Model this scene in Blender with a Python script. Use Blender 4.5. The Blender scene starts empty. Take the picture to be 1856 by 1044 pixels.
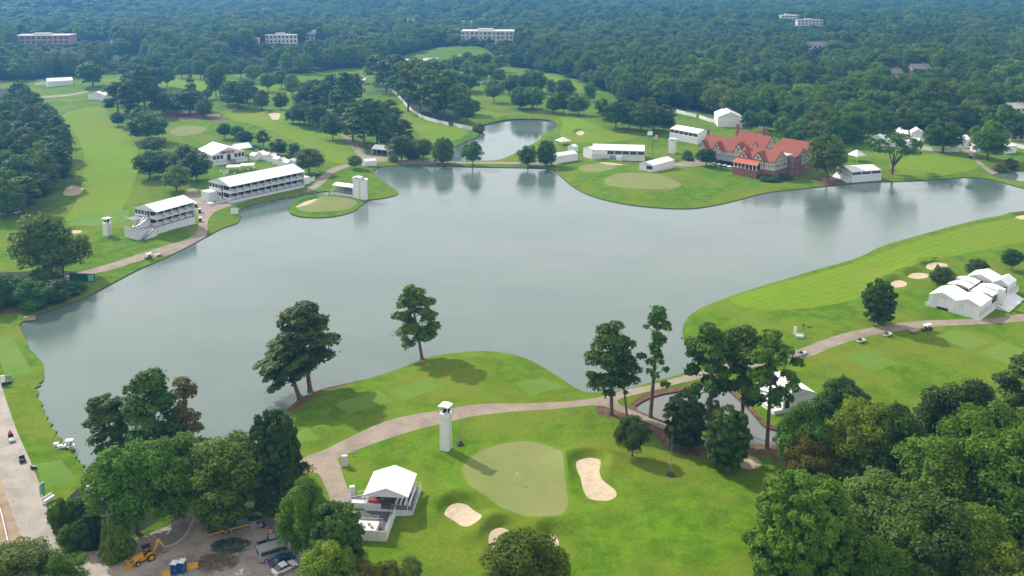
import bpy, math, random
import numpy as np
from mathutils import Vector, Matrix
from mathutils.geometry import delaunay_2d_cdt

random.seed(7)
RNG = np.random.default_rng(11)
SC = bpy.context.scene
COL = SC.collection

# ------------------------------------------------------------------ camera
CAM_H, PITCH, FPX, PPX, PPY = 108.0, math.radians(10.0), 1700.0, 928.0, 238.0
cam_data = bpy.data.cameras.new('camera')
cam = bpy.data.objects.new('camera', cam_data)
COL.objects.link(cam)
cam.location = (0, 0, CAM_H)
cam.rotation_euler = (math.radians(90) - PITCH, 0, 0)
cam_data.sensor_fit = 'HORIZONTAL'
cam_data.sensor_width = 36.0
cam_data.lens = 36.0 * FPX / 1856.0
cam_data.shift_y = -(522.0 - PPY) / 1856.0
cam_data.clip_start = 1.0
cam_data.clip_end = 20000.0
SC.camera = cam

# ------------------------------------------------------------------ light
SUN_AZ = math.atan2(0.70, -0.714)      # direction towards the sun, world xy
SUN_EL = math.radians(37.0)
SUN_DIR = Vector((math.cos(SUN_AZ) * math.cos(SUN_EL), math.sin(SUN_AZ) * math.cos(SUN_EL), math.sin(SUN_EL)))
sun_data = bpy.data.lights.new('sun', 'SUN')
sun_data.energy = 5.0
sun_data.angle = math.radians(1.0)
sun_data.color = (1.0, 0.94, 0.84)
sun = bpy.data.objects.new('sun', sun_data)
COL.objects.link(sun)
sun.rotation_euler = SUN_DIR.to_track_quat('Z', 'Y').to_euler()

world = bpy.data.worlds.new('World')
SC.world = world
world.use_nodes = True
wn, wl = world.node_tree.nodes, world.node_tree.links
wn.clear()
w_out = wn.new('ShaderNodeOutputWorld')
w_bg = wn.new('ShaderNodeBackground')
w_bg.inputs['Strength'].default_value = 0.10
sky = wn.new('ShaderNodeTexSky')
sky.sky_type = 'NISHITA'
sky.sun_disc = False
sky.sun_elevation = SUN_EL
sky.sun_rotation = math.pi / 2 - SUN_AZ
sky.air_density = 1.0
sky.dust_density = 3.0
tc = wn.new('ShaderNodeTexCoord')
sep = wn.new('ShaderNodeSeparateXYZ')
zc = wn.new('ShaderNodeMath'); zc.operation = 'MAXIMUM'; zc.inputs[1].default_value = 0.0
za = wn.new('ShaderNodeMath'); za.operation = 'ADD'; za.inputs[1].default_value = 0.18
dvx = wn.new('ShaderNodeMath'); dvx.operation = 'DIVIDE'
dvy = wn.new('ShaderNodeMath'); dvy.operation = 'DIVIDE'
cmb = wn.new('ShaderNodeCombineXYZ')
nz = wn.new('ShaderNodeTexNoise'); nz.inputs['Scale'].default_value = 1.1; nz.inputs['Detail'].default_value = 7.0
nz.inputs['Roughness'].default_value = 0.55
rmp = wn.new('ShaderNodeMapRange')          # broken cloud overhead, thick bright haze low down
rmp.inputs['From Min'].default_value = 0.30; rmp.inputs['From Max'].default_value = 0.58
rmp.inputs['To Min'].default_value = 0.0; rmp.inputs['To Max'].default_value = 0.80
low = wn.new('ShaderNodeMapRange'); low.interpolation_type = 'SMOOTHSTEP'
low.inputs['From Min'].default_value = 0.80; low.inputs['From Max'].default_value = 0.40
low.inputs['To Min'].default_value = 0.0; low.inputs['To Max'].default_value = 0.92
wmx = wn.new('ShaderNodeMath'); wmx.operation = 'MAXIMUM'
mixw = wn.new('ShaderNodeMix'); mixw.data_type = 'RGBA'
mixw.inputs[7].default_value = (13.4, 13.1, 12.7, 1)        # sunlit thin cloud layer
wl.new(tc.outputs['Generated'], sep.inputs[0])
wl.new(sep.outputs['Z'], zc.inputs[0]); wl.new(zc.outputs[0], za.inputs[0])
wl.new(sep.outputs['X'], dvx.inputs[0]); wl.new(za.outputs[0], dvx.inputs[1])
wl.new(sep.outputs['Y'], dvy.inputs[0]); wl.new(za.outputs[0], dvy.inputs[1])
wl.new(dvx.outputs[0], cmb.inputs[0]); wl.new(dvy.outputs[0], cmb.inputs[1])
wl.new(cmb.outputs[0], nz.inputs['Vector'])
wl.new(nz.outputs[0], rmp.inputs['Value'])
wl.new(zc.outputs[0], low.inputs['Value'])
wl.new(rmp.outputs['Result'], wmx.inputs[0]); wl.new(low.outputs['Result'], wmx.inputs[1])
wl.new(wmx.outputs[0], mixw.inputs[0])
wl.new(sky.outputs[0], mixw.inputs[6])
wl.new(mixw.outputs[2], w_bg.inputs['Color'])
wl.new(w_bg.outputs[0], w_out.inputs['Surface'])

SC.view_settings.view_transform = 'Standard'
SC.view_settings.look = 'None'
SC.view_settings.exposure = 0.22
SC.view_settings.gamma = 1.0
SC.view_settings.use_curve_mapping = False
SC.render.engine = 'CYCLES'
cy = SC.cycles
cy.max_bounces = 6; cy.diffuse_bounces = 3; cy.glossy_bounces = 3
cy.transmission_bounces = 3; cy.volume_bounces = 1; cy.transparent_max_bounces = 4
cy.use_denoising = True
try:
    cy.denoiser = 'OPENIMAGEDENOISE'
    cy.denoising_input_passes = 'RGB_ALBEDO_NORMAL'
except Exception:
    pass
cy.sample_clamp_indirect = 6.0
cy.volume_step_rate = 4.0

# ------------------------------------------------------------------ helpers: geometry
CP, SP = math.cos(PITCH), math.sin(PITCH)

def ray(px, py):
    u, v = (px - PPX) / FPX, (py - PPY) / FPX
    return np.array((u, CP - v * SP, -SP - v * CP))

def flat(px, py, z=0.0):
    d = ray(px, py)
    t = (CAM_H - z) / -d[2]
    return float(d[0] * t), float(d[1] * t)

def depth_of(x, y, z=0.0):
    return y * CP - (z - CAM_H) * SP

def ppm(x, y, z=0.0):
    """pixels of the photograph per metre at a place"""
    return FPX / depth_of(x, y, z)

def smooth_closed(pts, n=5):
    P = np.array(pts, float); m = len(P); out = []
    for i in range(m):
        a, b, c, d = P[i - 1], P[i], P[(i + 1) % m], P[(i + 2) % m]
        for k in range(n):
            t = k / n
            out.append(0.5 * ((2 * b) + (c - a) * t + (2 * a - 5 * b + 4 * c - d) * t * t + (3 * b - a - 3 * c + d) * t ** 3))
    return np.array(out)

def smooth_open(pts, n=5):
    P = np.array(pts, float); m = len(P); out = []
    for i in range(m - 1):
        a, b, c, d = P[max(i - 1, 0)], P[i], P[i + 1], P[min(i + 2, m - 1)]
        for k in range(n):
            t = k / n
            out.append(0.5 * ((2 * b) + (c - a) * t + (2 * a - 5 * b + 4 * c - d) * t * t + (3 * b - a - 3 * c + d) * t ** 3))
    out.append(P[-1])
    return np.array(out)

def to_ground(pts):
    return np.array([flat(p[0], p[1]) for p in pts])

def pip(P, poly):
    x, y = P[:, 0], P[:, 1]
    inside = np.zeros(len(P), bool)
    n = len(poly); j = n - 1
    for i in range(n):
        xi, yi = poly[i]; xj, yj = poly[j]
        if yi != yj:
            c = ((yi > y) != (yj > y)) & (x < (xj - xi) * (y - yi) / (yj - yi) + xi)
            inside ^= c
        j = i
    return inside

def seg_dist(P, A, B):
    out = np.full(len(P), 1e9)
    AB = B - A; L2 = np.maximum((AB ** 2).sum(1), 1e-9)
    for s in range(0, len(P), 4000):
        p = P[s:s + 4000]
        ap = p[:, None, :] - A[None]
        t = np.clip((ap * AB[None]).sum(2) / L2[None], 0, 1)
        d = ap - t[..., None] * AB[None]
        out[s:s + 4000] = np.sqrt((d ** 2).sum(2).min(1))
    return out

def poly_dist(P, poly):
    return seg_dist(P, poly, np.roll(poly, -1, 0))

def sstep(t):
    t = np.clip(t, 0, 1)
    return t * t * (3 - 2 * t)

# ------------------------------------------------------------------ helpers: objects
def tag(o, label=None, cat=None, group=None, kind=None):
    if label: o['label'] = label
    if cat: o['category'] = cat
    if group: o['group'] = group
    if kind: o['kind'] = kind
    return o

def empty(name, loc, rz=0.0, label=None, cat=None, group=None):
    o = bpy.data.objects.new(name, None)
    o.empty_display_size = 0.5
    COL.objects.link(o)
    o.location = loc
    o.rotation_euler = (0, 0, rz)
    return tag(o, label, cat, group)

def link_mesh(name, me, parent=None, mat=None):
    o = bpy.data.objects.new(name, me)
    COL.objects.link(o)
    if mat is not None and not me.materials: me.materials.append(mat)
    if parent is not None: o.parent = parent
    return o

def np_mesh(name, V, F, mat=None, smooth=False):
    """V (n,3), F (m,k) all faces with the same number of corners"""
    me = bpy.data.meshes.new(name)
    V = np.ascontiguousarray(V, np.float32); F = np.ascontiguousarray(F, np.int32)
    k = F.shape[1]
    me.vertices.add(len(V)); me.vertices.foreach_set('co', V.ravel())
    me.loops.add(F.size); me.loops.foreach_set('vertex_index', F.ravel())
    me.polygons.add(len(F))
    me.polygons.foreach_set('loop_start', np.arange(0, F.size, k, dtype=np.int32))
    if smooth: me.polygons.foreach_set('use_smooth', np.ones(len(F), bool))
    me.update(calc_edges=True)
    if mat is not None: me.materials.append(mat)
    return me

class MB:
    """collects shapes into one mesh"""
    def __init__(s): s.v = []; s.f = []
    def add(s, vs, fs):
        o = len(s.v); s.v += [tuple(p) for p in vs]; s.f += [tuple(i + o for i in f) for f in fs]; return s
    def box(s, x0, x1, y0, y1, z0, z1):
        return s.add([(x0, y0, z0), (x1, y0, z0), (x1, y1, z0), (x0, y1, z0), (x0, y0, z1), (x1, y0, z1), (x1, y1, z1), (x0, y1, z1)],
                     [(0, 3, 2, 1), (4, 5, 6, 7), (0, 1, 5, 4), (1, 2, 6, 5), (2, 3, 7, 6), (3, 0, 4, 7)])
    def taper(s, x0, x1, y0, y1, z0, z1, ix=0.0, iy=0.0):
        return s.add([(x0, y0, z0), (x1, y0, z0), (x1, y1, z0), (x0, y1, z0), (x0 + ix, y0 + iy, z1), (x1 - ix, y0 + iy, z1), (x1 - ix, y1 - iy, z1), (x0 + ix, y1 - iy, z1)],
                     [(0, 3, 2, 1), (4, 5, 6, 7), (0, 1, 5, 4), (1, 2, 6, 5), (2, 3, 7, 6), (3, 0, 4, 7)])
    def prism(s, poly, a, b, axis='z'):
        """polygon extruded along an axis; poly holds the other two coordinates in order"""
        n = len(poly)
        def p3(p, t):
            if axis == 'z': return (p[0], p[1], t)
            if axis == 'y': return (p[0], t, p[1])
            return (t, p[0], p[1])
        vs = [p3(p, a) for p in poly] + [p3(p, b) for p in poly]
        fs = [tuple(range(n - 1, -1, -1)), tuple(range(n, 2 * n))] + [(i, (i + 1) % n, (i + 1) % n + n, i + n) for i in range(n)]
        return s.add(vs, fs)
    def slab(s, quad, t):
        """a quad (4 points) thickened downwards along its normal by t"""
        q = [Vector(p) for p in quad]
        n = (q[1] - q[0]).cross(q[3] - q[0]).normalized() * t
        vs = q + [p - n for p in q]
        return s.add(vs, [(0, 1, 2, 3), (7, 6, 5, 4), (0, 4, 5, 1), (1, 5, 6, 2), (2, 6, 7, 3), (3, 7, 4, 0)])
    def tube(s, p, q, r, r2=None, n=6):
        p, q = Vector(p), Vector(q); r2 = r if r2 is None else r2
        d = (q - p).normalized()
        a = d.orthogonal().normalized(); b = d.cross(a)
        vs = []
        for c, rr in ((p, r), (q, r2)):
            for i in range(n):
                t = 2 * math.pi * i / n
                vs.append(c + a * (math.cos(t) * rr) + b * (math.sin(t) * rr))
        fs = [(i, (i + 1) % n, (i + 1) % n + n, i + n) for i in range(n)] + [tuple(range(n - 1, -1, -1)), tuple(range(n, 2 * n))]
        return s.add(vs, fs)
    def bar(s, p, q, w):
        return s.tube(p, q, w, n=4)
    def wheel(s, x, y, z, r, w, n=14, axis='y'):
        e = {'y': Vector((0, w / 2, 0)), 'x': Vector((w / 2, 0, 0)), 'z': Vector((0, 0, w / 2))}[axis]
        c = Vector((x, y, z))
        return s.tube(c - e, c + e, r, n=n)
    def loft(s, rings, cap=True):
        n = len(rings[0]); o = []
        for r in rings: o += r
        fs = []
        for k in range(len(rings) - 1):
            for i in range(n):
                fs.append((k * n + i, k * n + (i + 1) % n, (k + 1) * n + (i + 1) % n, (k + 1) * n + i))
        if cap:
            fs += [tuple(range(n - 1, -1, -1)), tuple(range((len(rings) - 1) * n, len(rings) * n))]
        return s.add(o, fs)
    def ball(s, c, rx, ry, rz, n=8, m=5):
        rings = []
        for j in range(m + 1):
            t = -math.pi / 2 + math.pi * (j + .02) / (m + .04)
            rings.append([(c[0] + rx * math.cos(t) * math.cos(2 * math.pi * i / n), c[1] + ry * math.cos(t) * math.sin(2 * math.pi * i / n), c[2] + rz * math.sin(t)) for i in range(n)])
        return s.loft(rings)
    def mesh(s, name, mat=None, smooth=False, bevel=0.0):
        me = bpy.data.meshes.new(name)
        me.from_pydata(s.v, [], s.f)
        if bevel > 0:
            import bmesh
            bm = bmesh.new(); bm.from_mesh(me)
            bmesh.ops.recalc_face_normals(bm, faces=bm.faces)
            es = [e for e in bm.edges if len(e.link_faces) == 2 and e.calc_face_angle(0) > 0.5]
            bmesh.ops.bevel(bm, geom=es, offset=bevel, segments=2, affect='EDGES', profile=0.7, clamp_overlap=True)
            bm.to_mesh(me); bm.free()
        if smooth: me.polygons.foreach_set('use_smooth', np.ones(len(me.polygons), bool))
        me.update()
        if mat is not None: me.materials.append(mat)
        return me
    def build(s, name, mat, parent=None, smooth=False, bevel=0.0):
        return link_mesh(name, s.mesh(name, mat, smooth, bevel), parent)

def copy_tree(o, parent=None):
    c = o.copy(); COL.objects.link(c)
    if parent is not None: c.parent = parent
    for ch in o.children: copy_tree(ch, c)
    return c

# ------------------------------------------------------------------ helpers: materials
def new_mat(name):
    m = bpy.data.materials.new(name); m.use_nodes = True
    nt = m.node_tree; nt.nodes.clear()
    out = nt.nodes.new('ShaderNodeOutputMaterial')
    b = nt.nodes.new('ShaderNodeBsdfPrincipled')
    nt.links.new(b.outputs[0], out.inputs['Surface'])
    return m, nt, b, out

def nnoise(nt, scale, detail=4.0, rough=0.55, coord='Object', vec=None):
    n = nt.nodes.new('ShaderNodeTexNoise')
    n.inputs['Scale'].default_value = scale; n.inputs['Detail'].default_value = detail; n.inputs['Roughness'].default_value = rough
    if vec is None:
        t = nt.nodes.new('ShaderNodeTexCoord'); vec = t.outputs[coord]
    nt.links.new(vec, n.inputs['Vector'])
    return n.outputs[0]

def nramp(nt, fac, a, b, lo=0.35, hi=0.65):
    r = nt.nodes.new('ShaderNodeMapRange'); r.clamp = True
    r.inputs['From Min'].default_value = lo; r.inputs['From Max'].default_value = hi
    nt.links.new(fac, r.inputs['Value'])
    return nmix(nt, r.outputs['Result'], a, b)

def nmix(nt, fac, a, b, blend='MIX'):
    m = nt.nodes.new('ShaderNodeMix'); m.data_type = 'RGBA'; m.blend_type = blend
    for sock, val in ((0, fac), (6, a), (7, b)):
        if hasattr(val, 'is_linked') or hasattr(val, 'links'): nt.links.new(val, m.inputs[sock])
        elif sock == 0: m.inputs[0].default_value = val
        else: m.inputs[sock].default_value = (*val[:3], 1)
    return m.outputs[2]

def nmath(nt, op, a, b=0.0):
    m = nt.nodes.new('ShaderNodeMath'); m.operation = op
    for i, val in enumerate((a, b)):
        if hasattr(val, 'links'): nt.links.new(val, m.inputs[i])
        else: m.inputs[i].default_value = val
    return m.outputs[0]

def nbump(nt, bsdf, fac, strength=0.3, dist=0.1):
    b = nt.nodes.new('ShaderNodeBump')
    if hasattr(strength, 'links'): nt.links.new(strength, b.inputs['Strength'])
    else: b.inputs['Strength'].default_value = strength
    b.inputs['Distance'].default_value = dist
    nt.links.new(fac, b.inputs['Height']); nt.links.new(b.outputs[0], bsdf.inputs['Normal'])

def simple_mat(name, c, rough=0.6, metal=0.0, var=0.12, scale=1.2, spec=0.4):
    m, nt, b, out = new_mat(name)
    n = nnoise(nt, scale, 5)
    dark = tuple(x * (1 - var) for x in c); light = tuple(min(1, x * (1 + var * .6)) for x in c)
    nt.links.new(nramp(nt, n, dark, light, .3, .7), b.inputs['Base Color'])
    b.inputs['Roughness'].default_value = rough; b.inputs['Metallic'].default_value = metal
    b.inputs['Specular IOR Level'].default_value = spec
    return m

def grass_mat(name, a, b2, patch, ps=0.03, stripe=None, fc=.22):
    """a/b2: two greens mixed at metre scale, patch: dry tone in large patches"""
    m, nt, b, out = new_mat(name)
    big = nnoise(nt, ps, 4, .6); mid = nnoise(nt, 0.22, 5, .65); fine = nnoise(nt, 1.6, 3, .7)
    c = nramp(nt, mid, a, b2, .38, .62)
    c = nmix(nt, nmath(nt, 'MULTIPLY', nramp_val(nt, big, .44, .64), .9), c, patch)
    fv = nramp(nt, fine, (1 - fc,) * 3, (1 + fc * .7,) * 3, .3, .7)
    c = nmix(nt, 1.0, c, fv, 'MULTIPLY')
    if stripe:
        t = nt.nodes.new('ShaderNodeTexCoord'); w = nt.nodes.new('ShaderNodeTexWave')
        w.wave_type = 'BANDS'; w.bands_direction = 'X'; w.wave_profile = 'TRI'
        mp = nt.nodes.new('ShaderNodeMapping'); mp.inputs['Rotation'].default_value = (0, 0, stripe[0])
        nt.links.new(t.outputs['Object'], mp.inputs[0]); nt.links.new(mp.outputs[0], w.inputs['Vector'])
        w.inputs['Scale'].default_value = stripe[1]; w.inputs['Distortion'].default_value = 0.6; w.inputs['Detail Scale'].default_value = .2
        c = nmix(nt, 1.0, c, nramp(nt, w.outputs['Fac'], (.965, .965, .965), (1.035, 1.035, 1.03), .4, .6), 'MULTIPLY')
    nt.links.new(c, b.inputs['Base Color'])
    b.inputs['Roughness'].default_value = 0.95; b.inputs['Specular IOR Level'].default_value = 0.04
    nbump(nt, b, fine, 0.5, 0.12)
    return m

def nramp_val(nt, fac, lo, hi):
    r = nt.nodes.new('ShaderNodeMapRange'); r.clamp = True
    r.inputs['From Min'].default_value = lo; r.inputs['From Max'].default_value = hi
    nt.links.new(fac, r.inputs['Value'])
    return r.outputs['Result']
# ------------------------------------------------------------------ terrain: outlines traced on the ground
LAKE = [(690,303),(745,301),(800,302),(850,303),(905,304),(955,305),(1000,308),(1018,322),(1042,341),(1076,357),(1130,370),(1190,377),(1250,379),
        (1300,372),(1342,362),(1380,352),(1420,346),(1470,341),(1520,336),(1570,331),(1640,329),(1700,326),(1757,322),(1800,327),(1856,342),(1930,358),(1990,368),
        (1930,379),(1856,388),(1790,396),(1730,410),(1650,432),(1600,447),(1550,470),(1480,490),(1430,505),(1380,520),(1320,540),(1270,560),
        (1246,578),(1237,600),(1243,622),(1256,640),(1263,655),(1257,667),(1243,676),(1222,683),(1190,691),(1150,703),(1100,712),(1062,712),
        (1035,700),(1010,683),(980,665),(950,650),(910,641),(870,638),(830,641),(790,646),(760,655),(720,671),(670,687),(620,698),(570,711),(545,724),(522,742),
        (506,762),(490,790),(440,815),(360,835),(280,850),(200,868),(158,862),(150,848),(140,833),(130,818),(110,800),(97,778),(86,757),(76,735),(66,706),(79,690),(78,662),(68,648),(56,636),(48,620),
        (40,602),(36,589),(60,574),(100,561),(140,546),(175,530),(210,511),(250,490),(300,468),(350,443),(400,416),(428,406),(436,396),(433,386),(440,378),
        (470,369),(510,361),(550,354),(585,348),(597,349),(590,356),(565,360),(538,366),(525,376),(524,385),(534,391),(560,395),(600,394),(638,385),(656,372),(668,364),(695,360),(716,355),(722,350),(712,341),
        (698,332),(684,322),(677,314)]
POND = [(871,231),(912,219.5),(955,217.5),(995,219.6),(1009,228),(1002,237),(982,245),(980,252),(955,268),(922,284),(898,291),(860,292),(821,292),(818,280),(822,268),(848,256),(866,248)]
SPOND = [(1153,738),(1171,726),(1201,716),(1241,709),(1272,699.6),(1293,695.5),(1312,701),(1335,722),(1361,747),(1385,774),(1412,785),(1410,808),(1385,808),(1355,805),(1324,793),(1293,778),(1262,774),(1232,769),(1207,765),(1177,755),(1158,746)]
TPOND = [(1800,319),(1818,313),(1856,310),(1900,312),(1900,331),(1856,329),(1826,326)]
W_IMG = {'lake': smooth_closed(LAKE, 5), 'upper_pond': smooth_closed(POND, 5), 'small_pond': smooth_closed(SPOND, 5), 'side_pond': smooth_closed(TPOND, 4)}
WATER = {k: to_ground(v) for k, v in W_IMG.items()}
# scalloped turf edge along the left shore of the lake
_w = WATER['lake']; _im = W_IMG['lake']
for i in range(len(_w)):
    if _im[i, 0] < 165 and 690 < _im[i, 1] < 850:
        _w[i, 0] += 0.55 * math.sin(i * 2.1) + RNG.normal() * .25
SHORE_A = np.concatenate(list(WATER.values()))
SHORE_B = np.concatenate([np.roll(p, -1, 0) for p in WATER.values()])

BUNKERS = [smooth_closed(p, 4) for p in (
    [(1044,858),(1052,851),(1070,848),(1087,853),(1088,865),(1086,878),(1091,892),(1103,902),(1115,912),(1116,922),(1103,928),(1083,927),(1066,922),(1057,908),(1052,888),(1046,872)],
    [(806,951),(814,940),(828,935),(845,937),(858,947),(870,959),(873,969),(866,976),(851,980),(838,976),(821,963),(810,957)],
    [(886,996),(891,986),(905,980),(919,982),(924,988),(918,1000),(905,1005),(895,1013),(887,1008)],
    [(992,986),(1005,987),(1012,996),(1012,1006),(1000,1004),(992,996)],
    [(1613,520),(1622,514),(1634,514),(1643,518),(1641,524),(1628,527),(1615,527)],
    [(1645,506),(1652,500),(1666,499),(1683,502),(1681,507),(1664,510),(1648,510)],
    [(1678,487),(1684,481),(1700,480),(1715,483),(1716,489),(1700,494),(1682,494)],
    [(1840,396),(1850,391),(1875,391),(1890,395),(1875,400),(1850,400)],
    [(486,211),(495,208),(508,210),(507,218),(505,224),(494,225),(490,217)],
    [(115,352),(122,343),(133,339),(147,343),(151,346),(143,355),(128,357),(118,356)],
    [(374,211),(385,209),(398,211),(396,214),(380,214)],
    [(122,421),(134,418),(148,420),(144,424),(128,424)],
    [(1044,247),(1051,244),(1058,246),(1057,250),(1048,250.5)],
    [(1084,298.5),(1100,297.5),(1127,301.5),(1126,303.5),(1107,302.5)],
    [(536,377),(550,369),(570,362),(576,362),(568,369),(554,375)])]
GREENS = [smooth_closed(p, 4) for p in (
    [(838,870),(850,850),(880,830),(920,818),(960,815),(1000,825),(1018,845),(1023,880),(1027,912),(1029,936),(1015,955),(985,963),(950,962),(920,950),(890,932),(855,908)],
    [(1095,336),(1112,325),(1150,321),(1195,324),(1232,338),(1228,346),(1190,350),(1140,348),(1105,344)],
    [(1048,309),(1065,302),(1095,301),(1115,306),(1110,313),(1085,318),(1060,317)],
    [(540,378),(575,364),(610,360),(640,365),(647,372),(625,384),(585,388),(550,387)],
    [(310,245),(330,240),(360,240),(375,243),(360,250),(330,254),(312,251)])]
COLLARS = [smooth_closed(p, 4) for p in (
    [(833,870),(845,848),(876,826),(918,813),(963,810),(1004,820),(1024,843),(1029,880),(1034,914),(1036,938),(1020,960),(988,969),(948,968),(915,956),(885,937),(849,912)],)]
FAIRWAYS = [smooth_closed(p, 4) for p in (
    [(112,215),(150,200),(190,200),(222,240),(246,270),(252,305),(238,350),(212,388),(150,400),(120,400),(138,370),(152,330),(152,285),(135,245)],
    [(1324,548),(1345,534),(1400,520),(1480,500),(1560,476),(1640,448),(1720,424),(1800,405),(1870,394),(1960,390),(1960,430),(1860,440),(1760,462),(1670,484),(1600,510),(1570,545),(1500,566),(1420,574),(1350,566)],
    [(400,205),(450,205),(520,212),(600,232),(640,262),(650,285),(620,300),(585,290),(540,262),(480,240),(430,228)],
    [(845,170),(865,185),(880,205),(930,210),(1010,205),(1060,228),(1120,250),(1170,248),(1120,262),(1040,262),(1015,250),(1020,225),(990,212),(920,213),(880,222),(850,210)],
    [(725,180),(740,205),(765,222),(800,232),(848,242),(840,252),(810,262),(780,262),(750,240),(730,215)],
    [(1620,300),(1700,282),(1760,285),(1770,310),(1700,322),(1620,325)],
    [(210,150),(330,150),(420,152),(500,160),(560,170),(500,178),(400,172),(300,165)],
    [(950,135),(1000,140),(1060,160),(1090,172),(1060,170),(1000,155),(955,145)])]
TEES = [p for p in (
    [(604,742),(688,718),(712,738),(632,761)], [(704,719),(782,695),(806,712),(730,737)], [(928,703),(988,691),(1028,705),(966,725)],
    [(505,795),(560,783),(578,803),(518,818)], [(1527,661),(1566,649),(1630,671),(1583,685)], [(1694,620),(1732,603),(1796,626),(1757,641)], [(1772,646),(1822,626),(1880,648),(1830,668)],
    [(66,850),(112,838),(140,876),(80,895)], [(-10,615),(22,612),(60,680),(10,690)], [(128,400),(150,385),(235,382),(232,405),(170,414),(125,416)],
    [(1650,770),(1700,740),(1760,760),(1720,790)])]
PATHS = [
    [(545,842),(590,824),(640,802),(700,778),(750,765),(800,757),(870,745),(940,741),(1000,737),(1050,732),(1090,724),(1130,709),(1180,700),(1230,686),(1275,676),(1300,669),(1370,660),(1430,652),(1480,636),(1540,618),(1600,604),(1650,594),(1720,588),(1800,583),(1856,574),(1940,562),
     (1940,580),(1856,588),(1800,593),(1740,597),(1680,603),(1620,614),(1560,629),(1500,648),(1460,661),(1370,673),(1300,684),(1240,697),(1200,707),(1150,720),(1118,733),(1150,748),(1180,760),(1212,774),(1260,795),(1300,812),(1290,822),(1240,802),(1200,783),(1160,765),(1120,751),(1085,742),(1040,745),(1000,750),(930,757),(860,768),(810,781),(760,794),(700,812),(650,828),(614,841),(617,855),(622,875),(630,897),(640,930),(604,930),(597,912),(588,890),(575,868),(545,865)],
    [(100,512),(165,492),(200,482),(250,465),(300,450),(340,437),(357,425),(361,405),(356,388),(345,366),(335,352),(352,344),(372,366),(392,374),(415,371),(440,364),(446,369),(420,376),(395,385),(383,395),(377,406),(376,421),(370,436),(355,448),(310,462),(260,475),(210,491),(165,502),(105,520)],
    [(618,246),(634,252),(648,262),(654,274),(668,282),(700,288),(745,292),(820,295),(900,296),(950,297),(1010,298),(1010,302),(950,301),(880,300),(800,299),(740,298),(690,296),(660,301),(632,306),(608,316),(592,330),(578,342),(560,350),(556,346),(572,334),(585,320),(600,309),(628,301),(655,294),(648,284),(638,270),(628,260)],
    [(1735,265),(1755,275),(1770,290),(1782,303),(1800,312),(1856,326),(1930,342),(1930,346),(1856,331),(1795,316),(1772,303),(1758,288),(1744,277)],
    [(78,178),(120,176),(158,171),(158,173.5),(120,179),(78,181)],
    [(1200,310),(1235,297),(1300,290),(1300,300),(1250,306),(1225,305)]]
ROAD = [(-8,690),(0,695),(15,742),(32,790),(52,835),(70,880),(86,930),(103,985),(118,1018),(60,1030),(48,1010),(20,930),(0,872),(-60,690)]
SHOULDER = [(-60,700),(0,872),(20,930),(48,1010),(30,1044),(-20,1060),(-90,800)]
LOT = [(150,1014),(205,1008),(240,990),(300,968),(332,945),(338,936),(360,936),(370,960),(378,985),(440,968),(482,952),(540,960),(572,990),(570,1044),(570,1110),(120,1110),(130,1040)]
MULCH = [smooth_closed(p, 4) for p in (
    [(512,738),(540,716),(575,702),(640,692),(640,698),(590,712),(560,730),(530,748)],
    [(1080,745),(1110,738),(1150,752),(1205,780),(1240,798),(1290,815),(1330,812),(1420,818),(1425,792),(1432,812),(1428,850),(1450,850),(1470,880),(1440,880),(1420,850),(1360,830),(1300,838),(1230,835),(1180,795),(1130,770),(1090,762)],
    [(1140,738),(1165,719),(1200,709),(1245,702),(1290,690),(1318,698),(1370,747),(1392,770),(1420,780),(1420,816),(1385,815),(1350,812),(1320,800),(1290,786),(1230,778),(1180,764),(1148,752)],
    [(1572,586),(1585,581),(1602,583),(1603,589),(1586,592)], [(754,654),(765,650),(776,654),(766,659)],
    [(290,212),(330,205),(390,212),(420,222),(395,228),(350,222),(300,222)],
    [(1608,314),(1617,311),(1626,314),(1617,318)], [(1480,332),(1500,322),(1525,332),(1500,338)],
    [(0,556),(60,548),(90,556),(20,572),(0,575)],
    [(1136,826),(1146,821),(1156,826),(1146,831)])]
PADS = [smooth_closed([(1330,848),(1345,835),(1365,836),(1380,850),(1372,860),(1348,862)], 4)]
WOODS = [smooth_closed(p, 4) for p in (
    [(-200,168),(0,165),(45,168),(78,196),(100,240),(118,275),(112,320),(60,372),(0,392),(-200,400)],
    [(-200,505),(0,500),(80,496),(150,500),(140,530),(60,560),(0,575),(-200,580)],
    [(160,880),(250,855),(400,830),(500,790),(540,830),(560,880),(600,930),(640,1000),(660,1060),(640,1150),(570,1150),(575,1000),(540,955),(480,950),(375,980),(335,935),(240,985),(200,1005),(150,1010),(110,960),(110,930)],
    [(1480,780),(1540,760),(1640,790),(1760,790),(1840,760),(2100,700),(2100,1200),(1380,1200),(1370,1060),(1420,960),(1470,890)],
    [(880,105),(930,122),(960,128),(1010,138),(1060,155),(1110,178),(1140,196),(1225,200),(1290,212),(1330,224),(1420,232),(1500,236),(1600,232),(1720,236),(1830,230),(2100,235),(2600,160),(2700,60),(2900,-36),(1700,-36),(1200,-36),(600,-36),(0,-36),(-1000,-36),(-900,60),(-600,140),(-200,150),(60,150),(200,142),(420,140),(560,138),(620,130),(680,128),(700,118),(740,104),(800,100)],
    [(725,135),(760,130),(830,170),(855,205),(830,222),(790,222),(745,205),(722,172),(690,150)])]

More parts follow.
